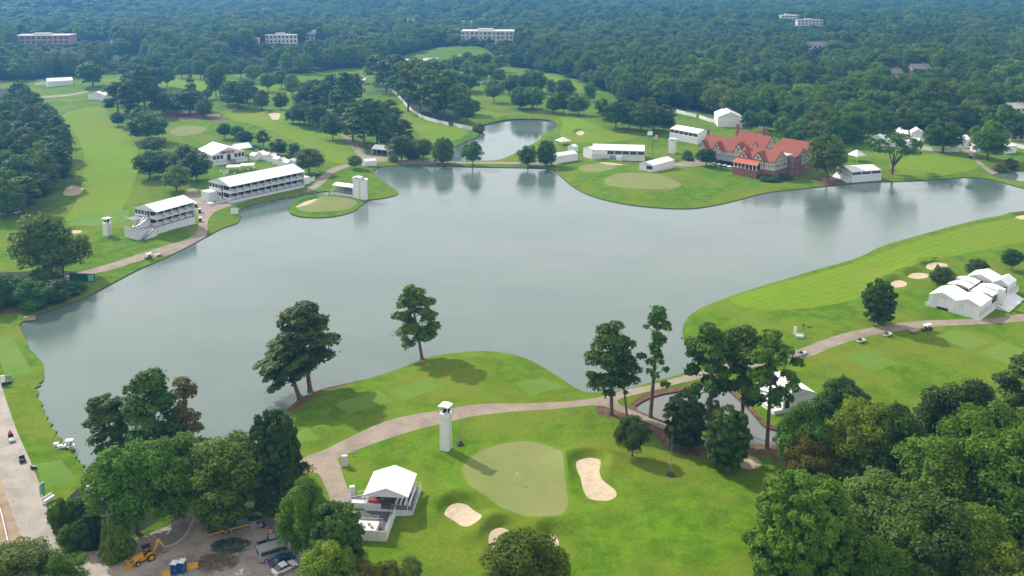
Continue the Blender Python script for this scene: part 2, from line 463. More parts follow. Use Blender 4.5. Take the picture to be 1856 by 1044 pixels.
_CL = [np.asarray(c) for c in BUNKERS]
G_BUNK = [to_ground(p) for p in BUNKERS]
G_GREEN = [to_ground(p) for p in GREENS]
G_COLLAR = [to_ground(p) for p in COLLARS]
B_CEN = [p.mean(0) for p in G_BUNK]
B_RAD = [np.sqrt(((p - c) ** 2).sum(1)).max() for p, c in zip(G_BUNK, B_CEN)]
HILLTOP = {}
MOUNDS = []     # x, y, radius, height
for px, py, r, h in ((1100,870,10,1.0),(820,930,8,.9),(900,978,7,.8),(1340,1000,22,1.6),(840,650,22,1.2),(1490,600,30,1.2),(640,700,16,.7),(1240,900,16,.8),(700,800,12,.5),(1120,330,30,1.2),(600,378,12,.6),
                     (240,420,18,1.0),(330,425,15,.9),(900,240,30,1.2),(1100,232,40,2.2),(500,230,45,2.5),(180,300,40,2.5),(780,245,25,1.8),(1690,300,30,1.5),(1650,560,20,.8),(1560,650,25,.9),(60,860,6,.4),(240,160,60,2.0),(340,240,30,2.0),(85,91,80,9),(885,78,80,14),(512,89,60,7),(118,21,130,20),(448,103,60,3),(232,101,55,3),(575,85,45,6),(425,106,30,3),(1428,46,60,8),(1466,54,60,6.5),(1668,126,40,10),(1664,144,28,7),(1618,150,30,8),(1652,193,30,8),(1478,96,45,10),(1836,214,25,7)):
    x, y = flat(px, py, h if py < 220 and h > 2.9 else 0); MOUNDS.append((x, y, r, h))
    if py < 220 and h > 2.9: HILLTOP[(px, py)] = (x, y)

def heights(P):
    P = np.asarray(P, float)
    x, y = P[:, 0], P[:, 1]
    near = (y < 720)
    d = np.full(len(P), 200.0)
    if near.any(): d[near] = seg_dist(P[near], SHORE_A, SHORE_B)
    h = 0.30 + 0.65 * sstep(d / 6.0)
    und = 0.35 * np.sin(x / 21 + 1.3) * np.sin(y / 27 + .4) + 0.7 * np.sin(x / 61 + y / 90) * np.sin(y / 70 - 1.0)
    h += (und + .35) * sstep((d - 2) / 40)
    for mx, my, r, mh in MOUNDS:
        q = ((x - mx) ** 2 + (y - my) ** 2) / (r * r)
        h += mh * np.exp(-q) * sstep(d / 12)
    far = sstep((y - 520) / 700)
    h += far * (3.0 + 5.0 * np.sin(x / 210 + 1) * np.sin(y / 260)) 
    f2 = sstep((y - 1150) / 1500)
    h += f2 * (14 + 11 * np.sin(x / 410 + .7 + y / 900) * np.sin(y / 330 + .5) + 6 * np.sin(x / 170) * np.sin(y / 190 + x / 700))
    for p, c, r in zip(G_BUNK, B_CEN, B_RAD):
        m = ((x - c[0]) ** 2 + (y - c[1]) ** 2) < (r + 9) ** 2
        if not m.any(): continue
        Q = P[m]; dd = poly_dist(Q, p); ins = pip(Q, p)
        v = Q - c; v /= np.maximum(np.linalg.norm(v, axis=1, keepdims=True), 1e-6)
        lip = 0.15 + 1.25 * np.clip(v @ np.array((-.35, .94)), 0, 1)
        hin = -0.30 - 0.15 * sstep(dd / 1.5)
        hout = np.where(dd < 2.4, -0.30 + (lip + 0.30) * sstep(dd / 2.4), lip * np.exp(-((dd - 2.4) / 3.0) ** 2))
        h[m] += np.where(ins, hin, hout)
    return h

def hz(x, y):
    return float(heights(np.array([[x, y]]))[0])

def at(px, py):
    """the place on the ground seen at a pixel of the photograph"""
    z = 0.8
    for _ in range(4):
        x, y = flat(px, py, z); z = hz(x, y)
    return x, y, z

# ------------------------------------------------------------------ terrain: one constrained triangulation, one sheet per surface
ROAD_PLY = {
    'bunker': G_BUNK, 'putting_green': G_GREEN, 'green_collar': G_COLLAR, 'tee_box': [to_ground(p) for p in TEES],
    'cart_path': [to_ground(smooth_closed(p, 3)) for p in PATHS], 'road': [to_ground(ROAD)], 'road_shoulder': [to_ground(SHOULDER)], 'parking_lot': [to_ground(LOT)],
    'sand_pad': [to_ground(p) for p in PADS], 'pine_straw_bed': [to_ground(p) for p in MULCH], 'fairway': [to_ground(p) for p in FAIRWAYS],
    'woodland_floor': [to_ground(p) for p in WOODS]}
ORDER = ['bunker', 'putting_green', 'green_collar', 'road', 'cart_path', 'parking_lot', 'road_shoulder', 'sand_pad', 'tee_box', 'pine_straw_bed', 'woodland_floor', 'fairway']

pts = []; edges = []
def add_loop(poly, step):
    q = []
    n = len(poly)
    for i in range(n):
        a, b = poly[i], poly[(i + 1) % n]
        L = float(np.hypot(*(b - a))); st = step * max(1.0, abs((a[1] + b[1]) / 2) / 220)
        k = max(1, int(L / st))
        for j in range(k): q.append(a + (b - a) * j / k)
    base = len(pts); m = len(q)
    pts.extend(q); edges.extend([(base + i, base + (i + 1) % m) for i in range(m)])
for p in WATER.values(): add_loop(p, 2.5)
for k in ORDER:
    for p in ROAD_PLY[k]: add_loop(p, 4.0)
grid = []
y = 85.0
while y < 1500:
    s = y * 0.016
    xs = np.arange(-0.85 * y - 60, 0.85 * y + 60, s)
    grid.append(np.stack([xs + RNG.normal(size=len(xs)) * s * .12, np.full(len(xs), y) + RNG.normal(size=len(xs)) * s * .12], 1))
    y += s
while y < 9000:
    s = y * 0.035
    xs = np.arange(-1.1 * y, 1.1 * y, s); grid.append(np.stack([xs, np.full(len(xs), y)], 1)); y += s
for yy in np.arange(-260, 85, 14.0):
    xs = np.arange(-260, 261, 14.0); grid.append(np.stack([xs, np.full(len(xs), yy)], 1))
for p, c, r in zip(G_BUNK, B_CEN, B_RAD):
    st = 0.7 if c[1] < 220 else 1.6
    gx, gy = np.meshgrid(np.arange(c[0] - r - 6, c[0] + r + 6, st), np.arange(c[1] - r - 6, c[1] + r + 6, st))
    g = np.stack([gx.ravel(), gy.ravel()], 1)
    g = g[poly_dist(g, p) < 5.5]; grid.append(g)
GP = np.concatenate(grid)
for w in WATER.values():      # water needs no inner points
    bb = (GP[:, 0] > w[:, 0].min()) & (GP[:, 0] < w[:, 0].max()) & (GP[:, 1] > w[:, 1].min()) & (GP[:, 1] < w[:, 1].max())
    ins = np.zeros(len(GP), bool); ins[bb] = pip(GP[bb], w)
    nearb = np.zeros(len(GP), bool)
    GP = GP[~ins]
allp = [Vector((float(a), float(b))) for a, b in pts] + [Vector((float(a), float(b))) for a, b in GP]
cdt_v, cdt_e, cdt_f, _o1, _o2, _o3 = delaunay_2d_cdt(allp, edges, [], 0, 1e-4, False)
TV = np.array([(v[0], v[1]) for v in cdt_v]); TF = np.array([f for f in cdt_f if len(f) == 3], np.int64)
CEN = TV[TF].mean(1)
lab = np.full(len(TF), -1); sub = np.zeros(len(TF), int)     # -1 rough grass
def mark(poly, L, S, free):
    bb = free & (CEN[:, 0] > poly[:, 0].min()) & (CEN[:, 0] < poly[:, 0].max()) & (CEN[:, 1] > poly[:, 1].min()) & (CEN[:, 1] < poly[:, 1].max())
    ix = np.where(bb)[0]
    ix = ix[pip(CEN[ix], poly)]
    lab[ix] = L; sub[ix] = S
for i, p in enumerate(WATER.values()): mark(p, 100, i, lab == -1)
for li, k in enumerate(ORDER):
    for si, p in enumerate(ROAD_PLY[k]): mark(p, li, si, lab == -1)
TZ = heights(TV)

M = {}
M['rough'] = grass_mat('rough_grass', (.058, .126, .006), (.100, .186, .009), (.138, .172, .018))
M['fairway'] = grass_mat('fairway_grass', (.112, .200, .008), (.132, .222, .011), (.148, .196, .018), .02, (0.9, 0.10))
M['tee_box'] = grass_mat('tee_grass', (.098, .180, .026), (.112, .200, .030), (.130, .195, .036), .05, None, .08)
M['putting_green'] = grass_mat('green_grass', (.162, .194, .060), (.176, .206, .066), (.192, .200, .078), .08, None, .05)
M['green_collar'] = grass_mat('collar_grass', (.088, .172, .012), (.104, .186, .014), (.116, .172, .018), .05, None, .10)
M['bunker'] = simple_mat('bunker_sand', (.46, .37, .265), .95, var=.18, scale=.9, spec=.1)
M['sand_pad'] = simple_mat('dull_sand', (.36, .30, .21), .95, var=.2, scale=.8, spec=.1)
M['pine_straw_bed'] = simple_mat('pine_straw', (.135, .080, .048), .95, var=.45, scale=.6, spec=.1)
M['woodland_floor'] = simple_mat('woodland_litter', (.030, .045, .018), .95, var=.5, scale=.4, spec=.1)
M['road_shoulder'] = simple_mat('bare_clay', (.30, .22, .15), .95, var=.3, scale=.35, spec=.1)

def concrete_mat(name, c, stain, joint=0.0):
    m, nt, b, out = new_mat(name)
    n1 = nnoise(nt, .18, 6, .65); n2 = nnoise(nt, 2.2, 4, .6)
    col = nramp(nt, n1, stain, c, .36, .58)
    col = nmix(nt, 1.0, col, nramp(nt, n2, (.82, .82, .82), (1.1, 1.1, 1.1), .3, .7), 'MULTIPLY')
    if joint:
        v = nt.nodes.new('ShaderNodeTexVoronoi'); v.feature = 'DISTANCE_TO_EDGE'; v.inputs['Scale'].default_value = joint
        t = nt.nodes.new('ShaderNodeTexCoord'); nt.links.new(t.outputs['Object'], v.inputs['Vector'])
        k = nt.nodes.new('ShaderNodeMapRange'); k.inputs['From Max'].default_value = .012; nt.links.new(v.outputs['Distance'], k.inputs['Value'])
        col = nmix(nt, k.outputs['Result'], nmix(nt, .45, col, (.12, .10, .08)), col)
    nt.links.new(col, b.inputs['Base Color']); b.inputs['Roughness'].default_value = .9; b.inputs['Specular IOR Level'].default_value = .2
    nbump(nt, b, n2, .25, .05)
    return m
M['cart_path'] = concrete_mat('path_concrete', (.285, .232, .182), (.205, .170, .138))
M['road'] = concrete_mat('road_concrete', (.34, .305, .265), (.25, .228, .20))
M['parking_lot'] = concrete_mat('worn_asphalt', (.36, .31, .26), (.20, .178, .158))

def sheet(name, mask, mat):
    f = TF[mask]
    if not len(f): return None
    u, inv = np.unique(f, return_inverse=True)
    V = np.concatenate([TV[u], TZ[u][:, None]], 1)
    o = link_mesh(name, np_mesh(name, V, inv.reshape(-1, 3), mat, True))
    o['kind'] = 'structure'
    return o
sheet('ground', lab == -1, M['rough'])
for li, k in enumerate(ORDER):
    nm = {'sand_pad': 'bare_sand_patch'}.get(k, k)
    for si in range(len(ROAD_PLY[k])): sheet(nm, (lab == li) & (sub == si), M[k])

# water
m, nt, b, out = new_mat('lake_water')
t = nt.nodes.new('ShaderNodeTexCoord')
mp = nt.nodes.new('ShaderNodeMapping'); mp.inputs['Scale'].default_value = (1, 1.6, 1); mp.inputs['Rotation'].default_value = (0, 0, .6)
nt.links.new(t.outputs['Object'], mp.inputs[0])
cal = nnoise(nt, .022, 4, .6, vec=mp.outputs[0])
w1 = nnoise(nt, .9, 3, .6, vec=mp.outputs[0]); w2 = nnoise(nt, 3.1, 2, .5, vec=mp.outputs[0])
hgt = nmath(nt, 'ADD', w1, nmath(nt, 'MULTIPLY', w2, .35))
b.inputs['Base Color'].default_value = (.095, .135, .118, 1)
b.inputs['IOR'].default_value = 1.52
rr = nt.nodes.new('ShaderNodeMapRange'); rr.inputs['From Min'].default_value = .35; rr.inputs['From Max'].default_value = .65
rr.inputs['To Min'].default_value = .015; rr.inputs['To Max'].default_value = .08
nt.links.new(cal, rr.inputs['Value']); nt.links.new(rr.outputs['Result'], b.inputs['Roughness'])
wind = nnoise(nt, .011, 5, .62, vec=mp.outputs[0])
nbump(nt, b, hgt, nmath(nt, 'ADD', nmath(nt, 'MULTIPLY', nramp_val(nt, wind, .42, .62), .22), .04), .25)
nt.links.new(nramp(nt, wind, (.082, .122, .106), (.108, .146, .128), .38, .62), b.inputs['Base Color'])
M['water'] = m
M['pond'] = m.copy(); M['pond'].name = 'sky_tinted_pond_water'
for n_ in M['pond'].node_tree.nodes:
    if n_.type == 'BSDF_PRINCIPLED':
        for l_ in list(n_.inputs['Base Color'].links): M['pond'].node_tree.links.remove(l_)
        n_.inputs['Base Color'].default_value = (.125, .135, .122, 1)  # greyer, paler base colour stands in for reflected sky
for i, k in enumerate(WATER):
    f = TF[(lab == 100) & (sub == i)]
    u, inv = np.unique(f, return_inverse=True)
    o = link_mesh(k, np_mesh(k, np.concatenate([TV[u], np.zeros((len(u), 1))], 1), inv.reshape(-1, 3), M['pond' if k == 'small_pond' else 'water']))
    o['kind'] = 'structure'
# banks: the cut earth edge between turf and water
M['bank'] = simple_mat('earth_bank', (.045, .036, .022), .9, var=.4, scale=.8)
wm = lab == 100
ekey = {}
fw = TF[wm]; fl = TF[~wm]
we = set()
for a, bb_, c in fw: we.update({(int(a), int(bb_)), (int(bb_), int(c)), (int(c), int(a))})
bv = []; bf = []
for tri in fl:
    for a, c in ((int(tri[0]), int(tri[1])), (int(tri[1]), int(tri[2])), (int(tri[2]), int(tri[0]))):
        if (c, a) in we:
            k0 = len(bv)
            bv += [(TV[a][0], TV[a][1], TZ[a]), (TV[c][0], TV[c][1], TZ[c]), (TV[c][0], TV[c][1], -.6), (TV[a][0], TV[a][1], -.6)]
            bf.append((k0, k0 + 3, k0 + 2, k0 + 1))
if bf:
    o = link_mesh('lake_bank', np_mesh('lake_bank', np.array(bv), np.array(bf), M['bank'])); o['kind'] = 'structure'
# ------------------------------------------------------------------ trees: leaf materials
def leaf_mat(name, dark, light, trans=(.16, .24, .03), tw=.36, hv=.36):
    m, nt, b, out = new_mat(name)
    a = nt.nodes.new('ShaderNodeAttribute'); a.attribute_name = 'tint'
    oi = nt.nodes.new('ShaderNodeObjectInfo')
    c = nmix(nt, a.outputs['Fac'], dark, light)
    v = nmath(nt, 'ADD', nmath(nt, 'MULTIPLY', oi.outputs['Random'], 2 * hv), 1 - hv)
    hsv = nt.nodes.new('ShaderNodeHueSaturation')
    nt.links.new(c, hsv.inputs['Color']); nt.links.new(v, hsv.inputs['Value'])
    r2 = nmath(nt, 'FRACT', nmath(nt, 'MULTIPLY', oi.outputs['Random'], 7.31))
    nt.links.new(nmath(nt, 'ADD', nmath(nt, 'MULTIPLY', r2, .05), .475), hsv.inputs['Hue'])
    nt.links.new(hsv.outputs[0], b.inputs['Base Color'])
    b.inputs['Roughness'].default_value = .6; b.inputs['Specular IOR Level'].default_value = .14
    tr = nt.nodes.new('ShaderNodeBsdfTranslucent')
    nt.links.new(nmix(nt, .5, hsv.outputs[0], trans), tr.inputs['Color'])
    mx = nt.nodes.new('ShaderNodeMixShader'); mx.inputs[0].default_value = tw
    nt.links.new(b.outputs[0], mx.inputs[1]); nt.links.new(tr.outputs[0], mx.inputs[2])
    nt.links.new(mx.outputs[0], out.inputs['Surface'])
    return m
LEAF = {
    'oak': leaf_mat('oak_leaf', (0.048, 0.108, 0.008), (0.117, 0.208, 0.013)),
    'bright': leaf_mat('bright_leaf', (0.068, 0.135, 0.007), (0.160, 0.242, 0.014)),
    'dark': leaf_mat('dark_leaf', (0.026, 0.066, 0.008), (0.068, 0.129, 0.013), tw=.2),
    'pine': leaf_mat('pine_needles', (0.041, 0.087, 0.009), (0.104, 0.165, 0.014), tw=.22),
    'grey': leaf_mat('grey_leaf', (0.092, 0.147, 0.022), (0.158, 0.215, 0.033)),
    'olive': leaf_mat('olive_leaf', (0.111, 0.129, 0.010), (0.240, 0.225, 0.017)),
    'brown': leaf_mat('brown_needles', (.085, .080, .016), (.165, .135, .030), tw=.2),
}
BARK = simple_mat('bark', (.105, .080, .060), .9, var=.4, scale=2.0, spec=.1)
BARKP = simple_mat('pine_bark', (.150, .105, .080), .9, var=.35, scale=2.0, spec=.1)

def unit(n):
    v = RNG.normal(size=(n, 3)); return v / np.linalg.norm(v, axis=1, keepdims=True)

def leaf_quads(P, N, size, fold=.5):
    n = len(P)
    N = N + RNG.normal(size=(n, 3)) * fold; N /= np.linalg.norm(N, axis=1, keepdims=True)
    A = np.cross(N, unit(n)); A /= np.linalg.norm(A, axis=1, keepdims=True) + 1e-9
    B = np.cross(N, A)
    s = size * RNG.uniform(.6, 1.25, (n, 1))
    V = np.stack([P + A * s * .62, P + B * s * .40, P - A * s * .62, P - B * s * .40], 1).reshape(-1, 3)
    return V, np.arange(4 * n).reshape(n, 4)

def tube_path(path, radii, n=7):
    path = np.array(path, float); V = []; F = []
    for i, p in enumerate(path):
        d = path[min(i + 1, len(path) - 1)] - path[max(i - 1, 0)]
        d = d / (np.linalg.norm(d) + 1e-9)
        a = np.cross(d, (1, 0, 0) if abs(d[0]) < .8 else (0, 1, 0)); a /= np.linalg.norm(a); b = np.cross(d, a)
        for k in range(n):
            t = 2 * math.pi * k / n; V.append(p + radii[i] * (a * math.cos(t) + b * math.sin(t)))
    for i in range(len(path) - 1):
        for k in range(n): F.append((i * n + k, i * n + (k + 1) % n, (i + 1) * n + (k + 1) % n, (i + 1) * n + k))
    return np.array(V), np.array(F)

def join(parts):
    V = []; F = []; o = 0
    for v, f in parts: V.append(v); F.append(f + o); o += len(v)
    return np.concatenate(V), np.concatenate(F)

def crown_from_clumps(C, R, flat_, nleaf, size, ctint, stray=.14):
    """leaves spread over and through lumpy leaf clumps"""
    area = R ** 2; share = np.maximum(3, (nleaf * area / area.sum()).astype(int))
    Ps = []; Ns = []; T = []
    for c, r, k, t in zip(C, R, share, ctint):
        d = unit(k)
        d[:, 2] = np.where(d[:, 2] < -.35, -d[:, 2], d[:, 2])
        rr = r * (RNG.uniform(.55, 1.0, (k, 1)) ** .5)
        rr = np.where(RNG.uniform(0, 1, (k, 1)) < stray, rr * RNG.uniform(1.08, 1.38, (k, 1)), rr)
        rr *= 1 + .18 * np.sin(d[:, :1] * 5 + c[0]) * np.sin(d[:, 1:2] * 5 + c[1])
        p = d * rr; p[:, 2] *= flat_
        Ps.append(c + p); Ns.append(d + np.array((0, 0, .35))); T.append(np.clip(t + RNG.normal(size=k) * .2, 0, 1))
    P = np.concatenate(Ps); N = np.concatenate(Ns); T = np.concatenate(T)
    V, F = leaf_quads(P, N, size)
    return V, F, np.repeat(T, 4)

def core_blob(cen, rx, ry, rz, lump=0):
    return cen, rx, ry, rz

LODN = {'H': 1.0, 'M': .36, 'L': .12}
LODS = {'H': 1.0, 'M': 1.5, 'L': 2.35}

def design(kind):
    """clump centres, clump radii, flattening, core, trunk path set for a tree 20 m tall"""
    cores = []; limbs = []
    if kind in ('oak', 'wide', 'open'):
        rx = {'oak': 7.2, 'wide': 9.0, 'open': 10.5}[kind]; cz = {'oak': 10.0, 'wide': 10.2, 'open': 12.5}[kind]; rz = {'oak': 9.6, 'wide': 9.4, 'open': 6.6}[kind]
        n = {'oak': 62, 'wide': 72, 'open': 48}[kind]
        ph = RNG.uniform(0, 6, 4)
        d = unit(n * 3); d = d[d[:, 2] > (-.80 if kind != 'open' else -.4)][:n]
        az = np.arctan2(d[:, 1], d[:, 0])
        k = 1 + .13 * np.sin(2 * az + ph[0]) + .12 * np.sin(3 * az + ph[1]) + .08 * np.sin(5 * d[:, 2] + ph[2])
        f = RNG.uniform(.68, .90, n) if kind != 'open' else RNG.uniform(.45, .92, n)
        C = d * np.stack([rx * k * f, rx * k * f, rz * f * RNG.uniform(.92, 1.1, n)], 1) + np.array((0, 0, cz))
        R = RNG.uniform(1.4, 2.6, n) if kind != 'open' else RNG.uniform(.9, 1.9, n)
        if kind != 'open': cores.append(core_blob((0, 0, cz), rx * .48, rx * .48, rz * .50))
        fl = .9
        tr = .42
        limbs.append(([(0, 0, -.4), (.05, 0, .6), (.1, .05, 3.4), (.2, .1, cz - 3)], [tr * 1.5, tr, tr * .85, tr * .6]))
        for i in range(7 if kind == 'open' else 5):
            c = C[RNG.integers(n)]
            limbs.append(([(.15, .08, 3.2 + RNG.uniform(0, 2.2)), tuple(c * np.array((.45, .45, .62)) + np.array((0, 0, 1.2))), tuple(c)], [tr * .6, tr * .36, .06]))
    elif kind == 'round':
        n = 60; d = unit(n * 3); d = d[d[:, 2] > -.75][:n]
        C = d * np.array((6.9, 6.9, 7.2)) + np.array((0, 0, 11.2)); R = RNG.uniform(1.7, 2.5, n); fl = .9
        cores.append(core_blob((0, 0, 11.2), 5.2, 5.2, 5.5, .10))
        limbs.append(([(0, 0, -.4), (0, 0, .7), (0, 0, 6)], [.6, .42, .36]))
    elif kind == 'egg':
        n = 200; C = []; R = []
        for i in range(n):
            z = RNG.uniform(2.2, 18.6); t = (z - 1.0) / 19
            r = 6.4 * (math.sin(math.pi * min(1, t * .62 + .23)) ** .8) * (1.0 if t < .85 else .8)
            a = RNG.uniform(0, 6.283); rr = r * RNG.uniform(.80, 1.0) * (1 + .08 * math.sin(3 * a + z))
            C.append((rr * math.cos(a), rr * math.sin(a), z)); R.append(RNG.uniform(.75, 1.2))
        C.append((0, 0, 18.9)); R.append(1.2)
        C = np.array(C); R = np.array(R); fl = .9
        cores.append(core_blob((0, 0, 9.0), 3.6, 3.6, 6.6, .10))
        limbs.append(([(0, 0, -.4), (0, 0, .7), (0, 0, 6)], [.55, .4, .34]))
    elif kind == 'conifer':
        C = []; R = []
        for i in range(70):
            t = RNG.uniform(0, 1) ** 1.3; z = 2.5 + 16.5 * t; r = 4.3 * (1 - t) ** .85 + .3
            a = RNG.uniform(0, 6.283); C.append((r * .85 * math.cos(a), r * .85 * math.sin(a), z)); R.append(.7 + .9 * (1 - t))
        C.append((0, 0, 19.2)); R.append(.6)
        C = np.array(C); R = np.array(R); fl = .6
        limbs.append(([(0, 0, -.4), (0, 0, 8), (0, 0, 18.5)], [.42, .28, .06]))
    elif kind in ('pine', 'tallpine', 'brownpine', 'pinetop', 'pinehigh'):
        lo, n, rm = {'pine': (6.0, 52, 3.9), 'tallpine': (8.5, 34, 4.4), 'brownpine': (5.0, 34, 3.2), 'pinetop': (5.5, 52, 4.3), 'pinehigh': (8.2, 44, 4.5)}[kind]
        sway = RNG.uniform(-.5, .5, 2)
        limbs.append(([(0, 0, -.4), (.02, 0, 1), (sway[0] * .4, sway[1] * .4, 7), (sway[0], sway[1], 13), (sway[0] * .7, sway[1] * .7, 19.2)], [.42, .31, .26, .19, .06]))
        C = []; R = []
        for i in range(n):
            t = (i + RNG.uniform(0, 1)) / n; z = lo + (19.3 - lo) * t
            prof = {'pine': math.sin(math.pi * (.25 + .68 * t)), 'tallpine': (.9 - .55 * t) * (.55 + .45 * math.sin(9 * t + sway[0] * 6)), 'brownpine': 1.0 - .72 * t, 'pinetop': math.sin(math.pi * (.3 + .62 * t)), 'pinehigh': math.sin(math.pi * (.28 + .62 * t))}[kind]
            r = rm * prof * RNG.uniform(.45, 1.0); a = i * 2.4 + RNG.normal() * .8
            c = (sway[0] + r * math.cos(a), sway[1] + r * math.sin(a), z + RNG.normal() * .7)
            C.append(c); R.append(RNG.uniform(.8, 1.6) * (.82 if kind == 'pinehigh' else 1.0 if kind in ('pine', 'pinetop') else (.58 if kind == 'tallpine' else .70)))
            if i % (3 if kind not in ('brownpine', 'tallpine') else 1) == 0: limbs.append(([(sway[0] * .8, sway[1] * .8, z - .35 * r - .4), tuple(np.array(c) * np.array((.55, .55, 1)) + np.array((0, 0, -.35))), c], [.10, .07, .03]))
        C.append((sway[0] * .7, sway[1] * .7, 19.0)); R.append(1.1)
        C = np.array(C); R = np.array(R); fl = .80
    elif kind == 'bush':
        n = 36; d = unit(n * 3); d = d[d[:, 2] > -.2][:n]
        C = d * np.array((8.5, 8.5, 12.5)) * RNG.uniform(.8, 1.0, (n, 1)) + np.array((0, 0, 4.5)); R = RNG.uniform(2.2, 3.6, n); fl = .85
        cores.append(core_blob((0, 0, 5), 6.0, 6.0, 9.0, .12))
        limbs.append(([(0, 0, -.4), (0, 0, 3), (0, 0, 6)], [.5, .4, .3]))
    return C, R, fl, cores, limbs

BASEN = {'oak': 17000, 'wide': 20000, 'open': 8500, 'round': 15000, 'egg': 26000, 'conifer': 9000, 'pine': 12000, 'pinetop': 13000, 'tallpine': 3400, 'pinehigh': 9500, 'brownpine': 4200, 'bush': 9000}
BASES = {'oak': .52, 'wide': .52, 'open': .55, 'round': .5, 'egg': .5, 'conifer': .5, 'pine': .5, 'pinetop': .5, 'tallpine': .5, 'pinehigh': .5, 'brownpine': .42, 'bush': .95}
PROTO = {}
def proto(kind, lod, var):
    key = (kind, lod, var)
    if key in PROTO: return PROTO[key]
    C, R, fl, cores, limbs = design(kind)
    ct = np.clip(RNG.normal(.45, .22, len(C)), 0, 1)
    V, F, T = crown_from_clumps(C, R, fl, int(BASEN[kind] * LODN[lod]), BASES[kind] * LODS[lod], ct, .04 if kind in ('egg', 'round') else .14)
    wn = 2 * np.percentile(np.abs(V[:, :2]).max(1), 98); hn = V[:, 2].max()
    for cc, rx_, ry_, rz_ in cores:          # foliage deep inside the crown
        k = int(BASEN[kind] * LODN[lod] * .30); d = unit(k)
        P_ = np.array(cc) + d * np.array((rx_, ry_, rz_)) * RNG.uniform(.85, 1.22, (k, 1))
        v2, f2 = leaf_quads(P_, d, BASES[kind] * LODS[lod] * 1.55)
        F = np.concatenate([F, f2 + len(V)]); V = np.concatenate([V, v2])
        T = np.concatenate([T, np.repeat(np.clip(RNG.normal(.4, .25, k), 0, 1), 4)])
    crown = np_mesh(kind + '_crown', V, F, LEAF['oak'])
    at_ = crown.attributes.new('tint', 'FLOAT', 'POINT'); at_.data.foreach_set('value', T.astype(np.float32))
    if lod == 'L': limbs = limbs[:1]
    tv, tf = join([tube_path(p, r, 7 if lod == 'H' else 5) for p, r in limbs])
    trunk = np_mesh(kind + '_trunk', tv, tf, BARKP if 'pine' in kind else BARK, True)
    PROTO[key] = (trunk, crown, float(hn), float(wn), V, F, T)
    return PROTO[key]

NVAR = {('oak', 'H'): 4, ('oak', 'M'): 4, ('oak', 'L'): 4, ('pine', 'H'): 3, ('pine', 'M'): 3, ('pine', 'L'): 3, ('egg', 'H'): 2, ('wide', 'M'): 2, ('round', 'M'): 2, ('pinetop', 'M'): 3, ('wide', 'H'): 2, ('round', 'L'): 2}
KNAME = {'oak': 'broadleaf_tree', 'wide': 'broadleaf_tree', 'open': 'broadleaf_tree', 'round': 'round_tree', 'egg': 'evergreen_tree', 'conifer': 'conifer_tree', 'pine': 'pine_tree', 'pinetop': 'pine_tree', 'tallpine': 'pine_tree', 'pinehigh': 'pine_tree', 'brownpine': 'pine_tree', 'bush': 'bush'}
TREE_AT = []     # places taken, for the scattered woods
_vc = {}
def tree_xyz(x, y, z, h, w, kind, leaf, label, group=None, lean=0.0, lod=None, vshift=0):
    s = ppm(x, y)
    if lod is None: lod = 'H' if s > 5.6 else ('M' if s > 2.4 else 'L')
    nv = NVAR.get((kind, lod), 1)
    _vc[(kind, lod)] = _vc.get((kind, lod), -1) + 1
    tr, cr, hn, wn, *_ = proto(kind, lod, (_vc[(kind, lod)] + vshift) % nv)
    o = empty(KNAME[kind], (x, y, z), RNG.uniform(0, 6.283), label, 'bush' if kind == 'bush' else 'tree', group)
    o.scale = (w / wn, w / wn, h / hn)
    if lean:
        o.rotation_mode = 'QUATERNION'
        o.rotation_quaternion = Matrix.Rotation(math.radians(lean), 3, 'Y').to_quaternion() @ Matrix.Rotation(RNG.uniform(0, 6.283), 3, 'Z').to_quaternion()
    t = link_mesh('trunk', tr, o); c = link_mesh('crown', cr, o)
    c.material_slots[0].link = 'OBJECT'; c.material_slots[0].material = LEAF[leaf]
    TREE_AT.append((x, y, w / 2))
    return o

def tree(px, py, hpx, wpx, kind, leaf, label, group=None, lean=0.0, lod=None):
    x, y, z = at(px, py)
    s = ppm(x, y)
    k = CP - (py - PPY) / FPX * SP
    return tree_xyz(x, y, z, hpx / (s * k) * (.97 if kind not in ('tallpine', 'conifer', 'brownpine') else 1.0), wpx / s, kind, leaf, label, group, lean, lod)
# ------------------------------------------------------------------ trees one can point at
# near shore
tree(765, 650, 139, 74, 'pine', 'pine', 'lone pine with bare leaning trunk at the tip of the grassy point in the lake', lean=-7)
tree(562, 708, 161, 100, 'pine', 'pine', 'taller pine of the pair at the left root of the grassy point', lean=-5)
tree(543, 719, 112, 104, 'pine', 'pine', 'shorter pine leaning far out over the lake beside its taller twin', lean=-22)
tree(222, 850, 140, 86, 'pine', 'pine', 'leftmost pine over the lake, its flat open crown leaning left', lean=-13)
tree(290, 860, 194, 98, 'pine', 'pine', 'tall green pine with a long bare trunk beside the browning pine', lean=-4)
tree(338, 862, 178, 76, 'brownpine', 'brown', 'browning pine with thin rusty needles at the lake edge')
